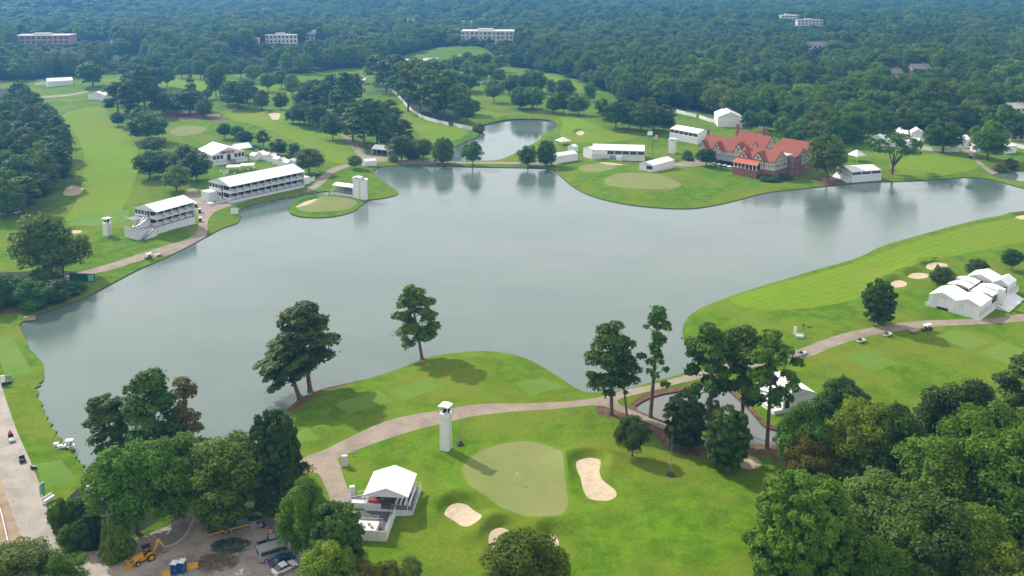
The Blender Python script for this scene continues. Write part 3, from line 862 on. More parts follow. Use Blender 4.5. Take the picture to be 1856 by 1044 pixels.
# bottom left wood
BL = 'trees of the wood above the construction yard'
tree(250, 968, 182, 176, 'wide', 'oak', 'big pale leaved broadleaf tree at the left end of the wood above the yard', BL)
tree(330, 935, 150, 125, 'oak', 'oak', 'green broadleaf tree behind the yellow digger in the middle of the wood', BL)
tree(425, 946, 160, 150, 'oak', 'oak', 'full crowned broadleaf tree behind the yard skip and truck', BL)
tree(503, 932, 190, 100, 'egg', 'dark', 'tall dark magnolia closing the right end of the wood beside the path', BL)
tree(518, 945, 110, 96, 'oak', 'dark', 'lower dark broadleaf tree in front of the tall dark magnolia', BL)
tree(560, 1012, 148, 100, 'oak', 'bright', 'light green broadleaf tree at the corner of the path and the yard', BL)
tree(612, 1046, 140, 92, 'egg', 'dark', 'dark brownish magnolia just left of the white viewing stand')
tree(592, 1096, 118, 104, 'oak', 'bright', 'bright green tree at the bottom edge beside the parked cars')
tree(655, 1085, 70, 70, 'bush', 'olive', 'olive bush at the bottom edge under the dark magnolia')
tree(745, 1052, 45, 42, 'bush', 'grey', 'thin grey green bush at the bottom edge right of the viewing stand')
tree(700, 1052, 36, 50, 'bush', 'olive', 'low olive bush between the dark magnolia and the thin grey bush')
tree(140, 945, 46, 62, 'bush', 'dark', 'dark clipped bush beside the road at the foot of the white shed')
tree(158, 985, 58, 56, 'bush', 'dark', 'darkest round bush between the road and the utility pole')
tree(110, 962, 62, 40, 'bush', 'oak', 'green bush spilling over the right kerb of the road')
tree(128, 990, 40, 46, 'bush', 'oak', 'small green bush at the lower end of the roadside bushes')
tree(212, 1012, 70, 60, 'bush', 'oak', 'green bush around the foot of the utility pole')
tree(40, 1092, 112, 124, 'oak', 'grey', 'grey green tree in the bottom left corner over the road')
tree(118, 1096, 98, 86, 'oak', 'bright', 'bright green tree beside the grey green one in the bottom left corner')
tree(950, 1112, 144, 156, 'round', 'bright', 'round topped green tree at the middle of the bottom edge below the bunkers')
# around the small pond
tree(1108, 752, 174, 92, 'pine', 'pine', 'dense pine on pine straw at the fork of the cart path')
tree(1136, 752, 132, 40, 'tallpine', 'pine', 'thin nearly bare pine leaning beside the dense pine at the path fork', lean=-7)
tree(1179, 756, 200, 76, 'tallpine', 'pine', 'tallest slender pine with a long bare trunk at the tip of the small pond', lean=2)
tree(1286, 790, 206, 96, 'pinehigh', 'pine', 'left pine of the three tall ones in the small pond bank')
tree(1345, 778, 196, 104, 'pinehigh', 'pine', 'middle and widest pine of the three tall ones on the small pond bank')
tree(1390, 812, 214, 100, 'pinehigh', 'oak', 'right pine of the three tall ones, beside the white pond tent')
tree(1290, 768, 74, 34, 'conifer', 'dark', 'small dark evergreen growing against the left tall pine of the pond')
tree(1240, 812, 102, 74, 'egg', 'dark', 'dark egg shaped evergreen left of the pond, near the black mast')
tree(1318, 850, 116, 74, 'egg', 'dark', 'dark egg shaped evergreen beside the oval of bare sand')
tree(1146, 827, 74, 63, 'round', 'dark', 'round lollipop shaped tree standing in a ring of mulch above the kidney bunker')
# bottom right wood, back to front
BR = 'trees of the big wood at the lower right'
for a in ((1528,795,112,112,'oak','dark','dark tree top at the back of the lower right wood, below the pond tent'),
          (1450,872,146,92,'oak','oak','green tree at the left end of the lower right wood behind the yellowing one'),
          (1560,885,164,124,'oak','bright','yellow green topped tree in the upper left of the lower right wood'),
          (1462,892,108,84,'oak','olive','yellowing thin tree at the left edge of the lower right wood'),
          (1622,900,172,120,'oak','oak','broad tree in the upper middle of the lower right wood, facing the tee'),
          (1745,838,162,132,'oak','dark','tall dark tree standing up at the top of the lower right wood'),
          (1700,815,100,86,'oak','dark','lower dark tree left of the tall dark one at the top of the right wood'),
          (1850,800,166,104,'pinetop','dark','loose dark tree at the right edge above the rest of the wood'),
          (1790,955,220,200,'wide','bright','widest bright green crown at the right of the lower right wood'),
          (1692,962,180,150,'oak','oak','green crown in the centre of the lower right wood'),
          (1592,1000,152,152,'oak','grey','soft greyish crown behind the big magnolia'),
          (1446,1088,230,184,'egg','oak','huge dense magnolia with a domed crown at the front of the lower right wood'),
          (1575,1112,148,146,'oak','bright','light green dome at the bottom edge right of the huge magnolia'),
          (1850,1020,200,180,'oak','oak','tree filling the right edge of the frame below the widest bright crown'),
          (1680,1082,190,170,'oak','dark','shaded dark tree in the lower middle of the lower right wood'),
          (1770,1092,172,160,'oak','oak','green tree in the lower right wood just above the bottom right corner'),
          (1826,1135,150,156,'oak','bright','bright green crown in the bottom right corner'),
          (1650,1125,110,120,'oak','dark','low dark crown at the bottom edge in the right wood'),
          (1525,1040,120,110,'oak','dark','dark tree squeezed between the huge magnolia and the light green dome'),
          (1920,930,210,170,'oak','oak','tree leaning in from beyond the right edge of the frame')):
    tree(*a, BR)
# right fairway
tree(1591, 586, 84, 56, 'egg', 'dark', 'dense egg shaped tree in a mulch ring between the bunkers and the cart path')
tree(1706, 524, 42, 44, 'round', 'dark', 'round dark tree right beside the uppermost fairway bunker')
tree(1697, 515, 38, 16, 'conifer', 'dark', 'slim dark sapling poking up in front of the uppermost fairway bunker')
tree(1770, 505, 36, 42, 'round', 'dark', 'round dark tree behind the curved white canopies')
tree(1833, 490, 40, 38, 'round', 'dark', 'round dark tree farthest right behind the white event tents')
# clubhouse side
tree(1499, 326, 88, 82, 'oak', 'bright', 'big bright oak against the right end of the clubhouse')
tree(1617, 316, 80, 108, 'open', 'oak', 'spreading open oak on the lawn right of the waterside stand')
tree(1709, 276, 60, 68, 'oak', 'oak', 'dark oak in front of the cluster of white tents')
tree(1790, 290, 76, 76, 'oak', 'oak', 'large dense oak beside the path at the far right of the lake')
tree(1280, 301, 33, 40, 'round', 'dark', 'round dark holly on the lawn in front of the clubhouse')
tree(1246, 284, 13, 18, 'bush', 'olive', 'small yellowish bush by the clubhouse drive')
tree(1395, 326, 10, 46, 'bush', 'dark', 'dark clipped hedge under the brick gable of the clubhouse')
tree(1424, 325, 12, 26, 'bush', 'dark', 'dark hedge at the foot of the brick tower of the clubhouse')
tree(1812, 310, 16, 26, 'bush', 'olive', 'reddish olive shrub beside the path at the right pond')
tree(1832, 306, 20, 26, 'bush', 'dark', 'dark shrub beside the small pond at the right edge')
tree(1440, 258, 26, 50, 'oak', 'bright', 'bright low tree right behind the clubhouse roof')
CW = 'trees between the clubhouse and the forest'
for a in ((1360,240,42,40),(1385,236,38,38),(1470,252,52,52),(1500,250,56,54),(1530,246,54,50),(1560,250,50,48),(1415,240,40,40),(1600,244,48,48),(1640,240,50,50),(1680,236,44,44),(1745,240,54,56),(1775,232,50,60),(1815,236,62,66),(1850,232,50,50),(1740,226,40,44),(1430,226,48,52),(1455,232,50,50),(1485,234,52,52),(1520,228,50,50),(1545,234,54,54),(1580,232,50,50),(1620,230,52,52),(1660,232,54,54),(1700,230,52,52),(1720,238,50,50),(1760,226,54,54),(1800,226,56,56),(1836,238,52,52),(1870,240,54,54),(1452,262,50,50),(1478,268,52,50),(1545,258,60,56),(1574,250,56,52),(1520,262,56,54),(1420,250,40,42)):
    tree(*a, 'oak', 'oak', 'broadleaf tree in the belt right behind the ' + ('clubhouse' if a[0] < 1460 else 'bright oak' if a[0] < 1560 else 'open oak' if a[0] < 1690 else 'large dense oak and its tents'), CW)
# causeway row
for a in ((728,291,48,48,'oak','oak','leftmost tree of the causeway row, beside the dark tent'),
          (768,292,42,36,'round','oak','small round tree second from the left on the causeway'),
          (803,297,50,38,'egg','oak','pointed dense tree in the middle of the causeway row'),
          (857,301,48,42,'oak','oak','round tree standing alone on the causeway in front of the upper pond'),
          (957,303,42,40,'oak','oak','left tree of the pair at the right end of the causeway'),
          (991,300,48,34,'egg','oak','right and taller tree of the pair at the right end of the causeway'),
          (748,286,30,36,'bush','dark','dark low bush at the water side of the causeway between two trees')):
    tree(*a)
tree(868, 238, 16, 26, 'bush', 'olive', 'rusty brown shrub at the left end of the upper pond')
tree(712, 292, 9, 20, 'bush', 'olive', 'yellow flowering shrub beside the causeway path')
tree(643, 306, 25, 30, 'round', 'grey', 'small grey green lollipop tree left of the little white shed')
# pines left of the causeway
for a in ((660,268,92,62,'dark'),(684,262,84,52,'pine'),(707,250,72,50,'pine'),(640,258,66,48,'pine'),(728,262,48,40,'pine'),(672,240,64,50,'pine'),(700,270,40,36,'dark')):
    tree(*a[:4], 'pinetop', a[4], 'tall dark pine in the clump above the bend of the path', 'pines above the bend of the path')
for a in ((553,226,46,48),(577,233,44,44),(603,253,50,48),(614,226,66,54),(586,206,58,54),(556,204,58,48),(628,204,76,50),(531,223,28,28),(640,184,54,46),(606,180,50,46),(570,186,44,44),(628,232,50,40)):
    tree(*a, 'oak' if a[3] < 50 else 'pinetop', 'dark', ('dark pine' if a[3] >= 50 else 'dark round tree') + ' in the clump between fairways left of the winding fence', 'dark trees left of the winding fence')
for a in ((700,168,62,55),(716,158,62,58),(740,202,92,60),(762,207,96,55),(786,216,92,52),(806,221,82,50),(826,223,72,46),(755,168,62,50),(790,173,66,50),(730,180,72,50),(772,187,80,54),(684,152,56,52),(812,190,66,48),(836,205,56,42),(748,150,46,46)):
    tree(*a, 'pinetop', 'pine', 'tall pine of the grove along the winding white fence, ' + ('at its upper end' if a[1] < 176 else 'at its front edge' if a[1] > 200 else 'in its middle'), 'pines along the winding fence')
tree(846, 223, 42, 36, 'round', 'dark', 'round tree at the right front corner of the pine grove')
tree(858, 210, 30, 30, 'round', 'oak', 'small round tree right of the pine grove above the upper pond')
# right of the upper pond
tree(895, 186, 44, 36, 'round', 'oak', 'round tree standing alone on the fairway above the upper pond')
for a in ((945,196,42,40),(966,199,44,44),(930,168,37,30),(975,168,42,36),(923,172,38,30),(950,174,42,34),(999,173,32,24),(1022,180,40,40),(942,198,36,38),(1002,206,34,30),(1022,207,44,40),(1049,210,44,40),(1069,184,38,26),(852,165,30,36),(890,142,30,26),(905,150,28,28),(960,150,26,28)):
    tree(*a, 'oak', 'oak', 'scattered fairway tree right of the upper pond, ' + ('in the front row' if a[1] > 190 else 'in the back row'), 'trees on the fairway right of the upper pond')
tree(1093, 214, 38, 28, 'oak', 'bright', 'pale slim tree standing apart right of the upper pond')
for a in ((1116,232,52,46),(1140,234,46,42),(1162,238,52,46),(1203,240,54,46),(1185,234,46,42),(1128,220,46,42),(1172,222,48,44)):
    tree(*a, 'oak', 'dark', 'dark tree of the dense clump behind the flagpole', 'dark trees behind the flagpole')
for a in ((806,140,34,34),(830,136,40,38),(850,142,36,34),(868,150,40,34),(880,128,34,28),(820,158,34,36),(838,168,36,34),(866,126,30,30),(788,134,30,34),(905,130,34,30),(846,116,24,24)):
    tree(*a, 'oak', 'oak', 'tree among the small white tents on the rise beyond the pine grove', 'trees on the rise beyond the pine grove')
# fan shop surroundings
for a in ((407,251,29,28),(431,253,26,28),(444,264,28,36)):
    tree(*a, 'round', 'dark', 'round dark tree of the row of three behind the tent with the sign', 'three round trees behind the sign tent')
tree(478, 268, 34, 27, 'pine', 'pine', 'small open pine behind the service sheds')
tree(505, 282, 32, 35, 'oak', 'dark', 'dark tree right of the small open pine behind the sheds')
tree(533, 286, 28, 26, 'oak', 'dark', 'small dark tree between the sheds and the big grey green tree')
tree(560, 314, 46, 58, 'round', 'grey', 'big round grey green tree at the right end of the long hospitality stand')
for a in ((280,277,32,56,'grey'),(268,257,56,70,'dark'),(272,322,52,56,'dark'),(305,322,46,56,'oak'),(320,347,50,60,'grey'),(357,327,54,58,'dark'),(340,300,40,46,'dark')):
    tree(*a[:4], 'oak', a[4], {'grey': 'grey green', 'dark': 'dark', 'oak': 'mid green'}[a[4]] + ' tree of the clump left of the tent with the sign', 'trees left of the sign tent')
for a in ((215,206,60,46),(236,217,72,46),(263,207,92,52),(250,192,62,46),(275,192,56,46),(286,206,36,26),(256,234,42,46),(226,192,42,40),(240,176,50,44),(280,160,44,40),(214,229,28,26),(300,200,34,30)):
    tree(*a, 'pinetop' if a[2] > 55 else 'oak', 'dark', 'dark tree of the tall clump beside the far left fairway', 'dark trees beside the far left fairway')
tree(347, 188, 56, 30, 'conifer', 'dark', 'dark conifer rising out of the clump in the middle of the left fairways')
for a in ((345,207,46,60),(320,206,38,40),(370,214,37,32),(296,202,34,26),(332,196,30,26),(357,205,40,40),(310,196,30,26)):
    tree(*a, 'oak', 'dark', 'broad dark tree of the clump on pine straw in the left fairways', 'dark trees on pine straw in the left fairways')
for a in ((303,158,40,32),(392,177,62,38),(330,142,28,26),(364,143,38,32),(437,142,36,35),(486,166,36,32),(530,178,46,30),(400,146,36,32),(350,132,26,26),(460,150,34,34),(510,160,34,34)):
    tree(*a, 'round' if a[3] < 37 else 'oak', 'oak', 'round topped tree spaced along the far left fairway', 'trees spaced along the far left fairway')
tree(376, 181, 21, 19, 'round', 'dark', 'smallest lollipop tree standing alone on the far left fairway')
for a in ((432,197,56,56),(474,199,38,34),(510,200,34,30),(448,186,44,40),(543,224,26,30),(415,190,44,36)):
    tree(*a, 'oak', 'dark', 'dark tree of the clump behind the pale sand bunker', 'dark trees behind the pale bunker')
tree(168, 157, 46, 56, 'oak', 'dark', 'broad dark tree between the two far left tents')
# left lake corner
tree(82, 503, 120, 104, 'oak', 'oak', 'left tree of the tall pair over the dark scoreboard')
tree(114, 501, 96, 84, 'oak', 'oak', 'right tree of the tall pair, leaning over the dark scoreboard', lean=5)
for a in ((20,545,50,70),(62,556,54,66),(100,545,40,60),(-20,560,60,70),(135,530,22,44),(80,520,36,60)):
    tree(*a, 'bush', 'dark', 'dark shrub of the hedge at the left lake corner below the tall pair', 'dark shrubs at the left lake corner')
# left wood edge
LW = 'trees of the wood left of the long fairway'
_lw = [(p[0], p[1]) for p in ((20,395),(45,385),(62,372),(80,352),(98,338),(112,318),(10,372),(35,360),(58,342),(78,322),(95,302),(112,290),(15,340),(40,326),(62,306),(84,286),(104,266),(20,310),(44,292),(66,272),(90,248),(12,285),(36,266),(58,246),(80,226),(18,255),(42,236),(64,214),(30,222),(50,200),(10,232),(14,208),(36,192),(-10,300),(-10,345),(-12,390),(-12,255))]
for i, (a, c) in enumerate(_lw):
    sc = (c + 62) / 460.0
    kd, lf = ('oak', 'pinetop', 'wide')[i % 3], 'dark' if i % 3 else 'oak'
    where = 'at its lake end' if c > 335 else ('at its far end' if c < 245 else 'halfway along')
    tree(a, c, RNG.uniform(66, 92) * sc, RNG.uniform(56, 76) * sc, kd, lf, {'oak': 'lighter green tree', 'pinetop': 'dark pine', 'wide': 'dark broad crowned tree'}[kd] + ' of the wood left of the long fairway, ' + where, LW)

# ------------------------------------------------------------------ woods: front rows one by one, the rest as one mass
_wood_far = ROAD_PLY['woodland_floor'][4]
CLEAR = []     # x, y, radius kept free of trees
CLR = ((85,92,46),(150,88,50),(885,76,48),(512,90,34),(118,22,62),(235,102,26),(440,104,28),(1428,46,30),(1466,54,38),(1655,195,14),(1666,138,20),(1618,150,14),(1478,97,22),(575,86,22),(1320,222,24),(1655,262,40),(1842,252,20),(1836,214,14),(1400,226,12),(560,38,40))
for px, py, r in CLR:
    x, y = flat(px, py, 8); CLEAR.append((x, y, r * .9))
TA = np.array(TREE_AT)
def scatter(n_try, ymin, ymax, spacing_fn):
    out = []
    cell = {}
    y2 = RNG.uniform(ymin ** 2, ymax ** 2, n_try) ** .5
    xx = RNG.uniform(-.72, .72, n_try) * y2
    P = np.stack([xx, y2], 1); P = P[pip(P, _wood_far)]
    cl = np.array(CLEAR)
    ok = ~((np.hypot(P[:, None, 0] - cl[None, :, 0], P[:, None, 1] - cl[None, :, 1]) < cl[None, :, 2]).any(1))
    P = P[ok]
    for x, y in P:
        s = spacing_fn(y); key = (int(x // 20), int(y // 20)); bad = False
        for i in (-1, 0, 1):
            for j in (-1, 0, 1):
                for q in cell.get((key[0] + i, key[1] + j), ()):
                    if (q[0] - x) ** 2 + (q[1] - y) ** 2 < s * s: bad = True; break
                if bad: break
            if bad: break
        if bad: continue
        if y < 720 and (np.hypot(TA[:, 0] - x, TA[:, 1] - y) < TA[:, 2] + 2.5).any(): continue
        cell.setdefault(key, []).append((x, y)); out.append((x, y))
    return out
pts_w = scatter(60000, 440, 1500, lambda y: 11.5) 
pts_w.sort(key=lambda p: p[1])
_edge = [p for p in pts_w if abs(p[0] / p[1]) < .56]
front = _edge[:95]; fs = set(front)
def front_label(x, y, i):
    u = PPX + FPX * x / depth_of(x, y)
    look = ('broad dark green', 'mid green', 'dark', 'mid green', 'bright green')[i % 5]
    place = ('left of centre' if u < 900 else 'above the right fairway' if u < 1180 else 'behind the hoarding fence' if u < 1320 else 'behind the clubhouse' if u < 1520 else 'behind the white tents' if u < 1720 else 'at the right edge')
    return look + ' broadleaf tree in the front rows of the forest ' + place
for i, (x, y) in enumerate(front):
    h = RNG.uniform(17, 25)
    tree_xyz(x, y, hz(x, y), h, h * RNG.uniform(.78, 1.05), 'oak' if i % 5 else 'wide', ('oak', 'oak', 'dark', 'oak', 'bright')[i % 5],
             front_label(x, y, i), 'front rows of the forest')
rest = [p for p in pts_w if p not in fs]
pts_f = scatter(80000, 1500, 5600, lambda y: 14.0 if y < 2400 else 19.0)
allw = np.array(rest + pts_f)

def wood_group(protos):
    g = bpy.data.node_groups.new('scatter', 'GeometryNodeTree')
    g.interface.new_socket('Geometry', in_out='INPUT', socket_type='NodeSocketGeometry')
    g.interface.new_socket('Geometry', in_out='OUTPUT', socket_type='NodeSocketGeometry')
    gi = g.nodes.new('NodeGroupInput'); go = g.nodes.new('NodeGroupOutput')
    ip = g.nodes.new('GeometryNodeInstanceOnPoints'); ci = g.nodes.new('GeometryNodeCollectionInfo')
    ci.inputs['Collection'].default_value = protos
    ci.inputs['Separate Children'].default_value = True; ci.inputs['Reset Children'].default_value = True
    def attr(nm, ty):
        a = g.nodes.new('GeometryNodeInputNamedAttribute'); a.data_type = ty; a.inputs['Name'].default_value = nm
        return a.outputs[0]
    g.links.new(gi.outputs[0], ip.inputs['Points']); g.links.new(ci.outputs[0], ip.inputs['Instance'])
    ip.inputs['Pick Instance'].default_value = True
    g.links.new(attr('pick', 'INT'), ip.inputs['Instance Index'])
    g.links.new(attr('turn', 'FLOAT_VECTOR'), ip.inputs['Rotation'])
    g.links.new(attr('size', 'FLOAT_VECTOR'), ip.inputs['Scale'])
    g.links.new(ip.outputs[0], go.inputs[0])
    return g

pc = bpy.data.collections.new('forest_tree_kinds')
pinfo = []
for kind, lod, var, leaf in (('oak','L',0,'oak'),('oak','L',1,'oak'),('oak','L',2,'dark'),('oak','L',3,'bright'),('wide','L',0,'oak'),('oak','L',0,'dark'),('pinetop','L',0,'pine'),('oak','L',1,'grey'),
                             ('oak','M',0,'oak'),('oak','M',1,'dark'),('oak','M',2,'oak'),('oak','M',3,'bright')):
    tr, cr, hn, wn, V, F, T = proto(kind, lod, var)
    me = np_mesh('forest_tree', V, F, LEAF[leaf])
    at_ = me.attributes.new('tint', 'FLOAT', 'POINT'); at_.data.foreach_set('value', T.astype(np.float32))
    o = bpy.data.objects.new('forest_tree_%02d' % len(pinfo), me); pc.objects.link(o); pinfo.append((hn, wn))
def wood(name, P, label):
    n = len(P); Z = heights(P) - .3
    me = bpy.data.meshes.new(name); me.vertices.add(n)
    me.vertices.foreach_set('co', np.concatenate([P, Z[:, None]], 1).astype(np.float32).ravel())
    near = P[:, 1] < 1150
    pick = np.where(near, RNG.integers(8, 12, n), RNG.choice([0, 1, 2, 4, 5, 6, 0, 1, 3, 7, 2, 5], n)).astype(np.int32)
    h = RNG.uniform(13, 27, n); w = RNG.uniform(12, 25, n) * np.where(P[:, 1] > 1500, 1.25, 1.0) * np.where(P[:, 1] > 2400, 1.25, 1.0)
    hn = np.array([a for a, _ in pinfo])[pick]; wn_ = np.array([c for _, c in pinfo])[pick]
    for cx_, cy2, cr_ in CLEAR:      # low growth on the side of each clearing that faces the course
        L_ = math.hypot(cx_, cy2); ux, uy = cx_ / L_, cy2 / L_
        al = (cx_ - P[:, 0]) * ux + (cy2 - P[:, 1]) * uy; ac = np.abs((P[:, 0] - cx_) * uy - (P[:, 1] - cy2) * ux)
        m_ = (al > 0) & (al < cr_ + (150 if cy2 > 900 else 60)) & (ac < cr_ * .85)
        h[m_] *= .40; w[m_] *= .62
    S = np.stack([w / wn_, w / wn_, h / hn], 1); R = np.zeros((n, 3)); R[:, 2] = RNG.uniform(0, 6.283, n)
    a = me.attributes.new('pick', 'INT', 'POINT'); a.data.foreach_set('value', pick)
    a = me.attributes.new('turn', 'FLOAT_VECTOR', 'POINT'); a.data.foreach_set('vector', R.astype(np.float32).ravel())
    a = me.attributes.new('size', 'FLOAT_VECTOR', 'POINT'); a.data.foreach_set('vector', S.astype(np.float32).ravel())
    me.update()
    o = link_mesh(name, me)
    md = o.modifiers.new('scatter', 'NODES'); md.node_group = wood_group(pc)
    o['kind'] = 'stuff'; o['label'] = label; o['category'] = 'forest'
    return o
wood('distant_forest', allw, 'dense green forest reaching to the hazy skyline behind the golf course')

# ------------------------------------------------------------------ haze
hm = bpy.data.materials.new('haze'); hm.use_nodes = True
nt = hm.node_tree; nt.nodes.clear()
out = nt.nodes.new('ShaderNodeOutputMaterial'); pv = nt.nodes.new('ShaderNodeVolumePrincipled')
pv.inputs['Color'].default_value = (.15, .48, 1.0, 1); pv.inputs['Density'].default_value = 0.00015; pv.inputs['Anisotropy'].default_value = 0.4
nt.links.new(pv.outputs[0], out.inputs['Volume'])
hb = MB(); hb.box(-12000, 12000, -600, 12000, -9.0, 114.0)
o = hb.build('haze', hm); o['kind'] = 'stuff'; o['label'] = 'thin blue summer haze over the whole landscape'; o['category'] = 'haze'
# ------------------------------------------------------------------ building materials
MAT = {
    'fabric': simple_mat('white_tent_fabric', (.70, .70, .705), .55, var=.09, scale=.5),
    'white': simple_mat('white_paint', (.68, .69, .70), .5, var=.08, scale=.7),
    'scrim': simple_mat('white_scrim', (.60, .615, .64), .8, var=.10, scale=.6),
    'steel': simple_mat('grey_steel', (.34, .35, .37), .4, .5, var=.15),
    'alu': simple_mat('pale_aluminium', (.62, .64, .66), .38, .5, var=.1),
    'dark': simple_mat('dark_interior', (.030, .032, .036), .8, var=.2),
    'deck': simple_mat('deck_carpet', (.085, .088, .095), .9, var=.25),
    'deckgrey': simple_mat('grey_deck', (.22, .215, .23), .9, var=.2),
    'black': simple_mat('black_plastic', (.018, .018, .019), .5, var=.2),
    'rubber': simple_mat('tyre_rubber', (.022, .022, .022), .85, var=.2),
    'redtile': simple_mat('red_roof_tile', (.255, .062, .032), .8, var=.34, scale=2.2),
    'orangetile': simple_mat('orange_roof_tile', (.40, .105, .050), .8, var=.25, scale=2.2),
    'brick': simple_mat('red_brick', (.235, .105, .080), .9, var=.35, scale=1.6),
    'plaster': simple_mat('cream_plaster', (.66, .63, .56), .85, var=.1),
    'timber': simple_mat('dark_timber', (.030, .026, .024), .7, var=.2),
    'flatroof': simple_mat('grey_flat_roof', (.50, .49, .47), .9, var=.2),
    'awning': simple_mat('charcoal_awning', (.055, .058, .065), .7, var=.15),
    'red': simple_mat('red_paint', (.52, .030, .030), .4, var=.12),
    'blue': simple_mat('blue_plastic', (.020, .090, .30), .45, var=.15),
    'carblue': simple_mat('blue_car_paint', (.012, .060, .17), .22, .3, var=.08, spec=.6),
    'carwhite': simple_mat('white_car_paint', (.72, .73, .74), .25, .0, var=.05, spec=.6),
    'silver': simple_mat('silver_car_paint', (.46, .47, .48), .28, .5, var=.06, spec=.6),
    'yellow': simple_mat('yellow_machine_paint', (.58, .29, .020), .45, var=.2),
    'green': simple_mat('dark_green_paint', (.012, .060, .034), .5, var=.15),
    'teal': simple_mat('pale_green_sign', (.13, .36, .25), .6, var=.1),
    'wood': simple_mat('weathered_wood', (.27, .19, .125), .85, var=.3),
    'tan': simple_mat('tan_boards', (.40, .30, .20), .85, var=.2),
    'pole': simple_mat('pole_wood', (.20, .165, .13), .9, var=.3),
    'skin': simple_mat('skin', (.42, .26, .19), .6, var=.05),
    'house': simple_mat('pale_siding', (.55, .54, .51), .8, var=.12),
    'houseroof': simple_mat('grey_shingles', (.16, .155, .155), .9, var=.25),
    'concrete': simple_mat('pale_concrete', (.46, .43, .39), .9, var=.15),
    'pinkbrick': simple_mat('pink_brick', (.33, .20, .165), .9, var=.2),
    'debris': simple_mat('brush_debris', (.16, .12, .08), .95, var=.5, scale=3),
    'navy': simple_mat('navy_paint', (.020, .035, .075), .5, var=.15),
    'printdark': simple_mat('black_print', (.03, .03, .035), .6, var=.05),
}
m, nt, b, out = new_mat('window_glass')
b.inputs['Base Color'].default_value = (.03, .04, .05, 1); b.inputs['Roughness'].default_value = .08; b.inputs['Specular IOR Level'].default_value = .7
MAT['glass'] = m

def frame(A, B):
    """A, B: ground pixels of the front left and right corner. Returns place, turn and length."""
    a, c = at(*A), at(*B)
    L = math.hypot(c[0] - a[0], c[1] - a[1])
    return (a[0], a[1], min(a[2], c[2])), math.atan2(c[1] - a[1], c[0] - a[0]), L

_shared = {}
def piece(parent, name, mb_fn, key, mat, loc):
    """a repeated piece: mesh made once per key, placed by location"""
    k = (name, key, mat)
    if k not in _shared: _shared[k] = mb_fn().mesh(name, MAT[mat])
    o = bpy.data.objects.new(name, _shared[k]); COL.objects.link(o)
    o.parent = parent; o.location = loc
    return o

def gable_roof(o, x0, x1, y0, y1, ze, zr, ridge='x', bays=4, over=.2, mat='fabric', gmat='scrim', gables=(True, True)):
    """two slopes cut in bay panels, plus the two gable ends"""
    if ridge == 'x':
        ym = (y0 + y1) / 2; n = bays; w = (x1 - x0) / n; hw = ym - y0
        e = (zr - ze) / hw * over
        for i in range(n):
            piece(o, 'roof_panel', lambda: MB().slab([(.025, -over, -e), (w - .025, -over, -e), (w - .025, hw - .01, zr - ze), (.025, hw - .01, zr - ze)], .07), ('fx', round(w, 3), round(hw, 3), round(zr - ze, 3)), mat, (x0 + i * w, y0, ze))
            piece(o, 'roof_panel', lambda: MB().slab([(w - .025, over, -e), (.025, over, -e), (.025, -hw + .01, zr - ze), (w - .025, -hw + .01, zr - ze)], .07), ('bx', round(w, 3), round(hw, 3), round(zr - ze, 3)), mat, (x0 + i * w, y1, ze))
        for x, on in ((x0, gables[0]), (x1 - .1, gables[1])):
            if on: MB().prism([(y0 + .02, ze - .25), (y1 - .02, ze - .25), (y1 - .02, ze - .06), (ym, zr - .12), (y0 + .02, ze - .06)], x, x + .1, 'x').build('gable', MAT[gmat], o)
    else:
        xm = (x0 + x1) / 2; n = bays; w = (y1 - y0) / n; hw = xm - x0
        e = (zr - ze) / hw * over
        for i in range(n):
            piece(o, 'roof_panel', lambda: MB().slab([(-over, w - .025, -e), (-over, .025, -e), (hw - .01, .025, zr - ze), (hw - .01, w - .025, zr - ze)], .07), ('fy', round(w, 3), round(hw, 3), round(zr - ze, 3)), mat, (x0, y0 + i * w, ze))
            piece(o, 'roof_panel', lambda: MB().slab([(over, .025, -e), (over, w - .025, -e), (-hw + .01, w - .025, zr - ze), (-hw + .01, .025, zr - ze)], .07), ('by', round(w, 3), round(hw, 3), round(zr - ze, 3)), mat, (x1, y0 + i * w, ze))
        for y, on in ((y0, gables[0]), (y1 - .1, gables[1])):
            if on: MB().prism([(x0 + .02, ze - .25), (x1 - .02, ze - .25), (x1 - .02, ze - .06), (xm, zr - .12), (x0 + .02, ze - .06)], y, y + .1, 'y').build('gable', MAT[gmat], o)

def wall_run(o, side, x0, x1, y0, y1, z0, z1, n, mat='fabric', win=(), name='wall_panel'):
    """n wall panels along one side ('f','b','l','r'); win: indices that are glazed"""
    t = .06
    for i in range(n):
        if side in 'fb':
            w = (x1 - x0) / n; y = y0 if side == 'f' else y1 - t
            mk = lambda: MB().box(.03, w - .03, 0, t, 0, z1 - z0); key = ('x', round(w, 3), round(z1 - z0, 3)); loc = (x0 + i * w, y, z0)
            gl = lambda: MB().box(.22, w - .22, -.02 if side == 'f' else t - .02, .02 if side == 'f' else t + .02, (z1 - z0) * .30, (z1 - z0) * .86); gk = ('gx', side, round(w, 3), round(z1 - z0, 3))
        else:
            w = (y1 - y0) / n; x = x0 if side == 'l' else x1 - t
            mk = lambda: MB().box(0, t, .03, w - .03, 0, z1 - z0); key = ('y', round(w, 3), round(z1 - z0, 3)); loc = (x, y0 + i * w, z0)
            gl = lambda: MB().box(-.02 if side == 'l' else t - .02, .02 if side == 'l' else t + .02, .22, w - .22, (z1 - z0) * .30, (z1 - z0) * .86); gk = ('gy', side, round(w, 3), round(z1 - z0, 3))
        p = piece(o, name, mk, key, mat, loc)
        if i in win:
            q = piece(p, 'window', gl, gk, 'glass', (0, 0, 0))

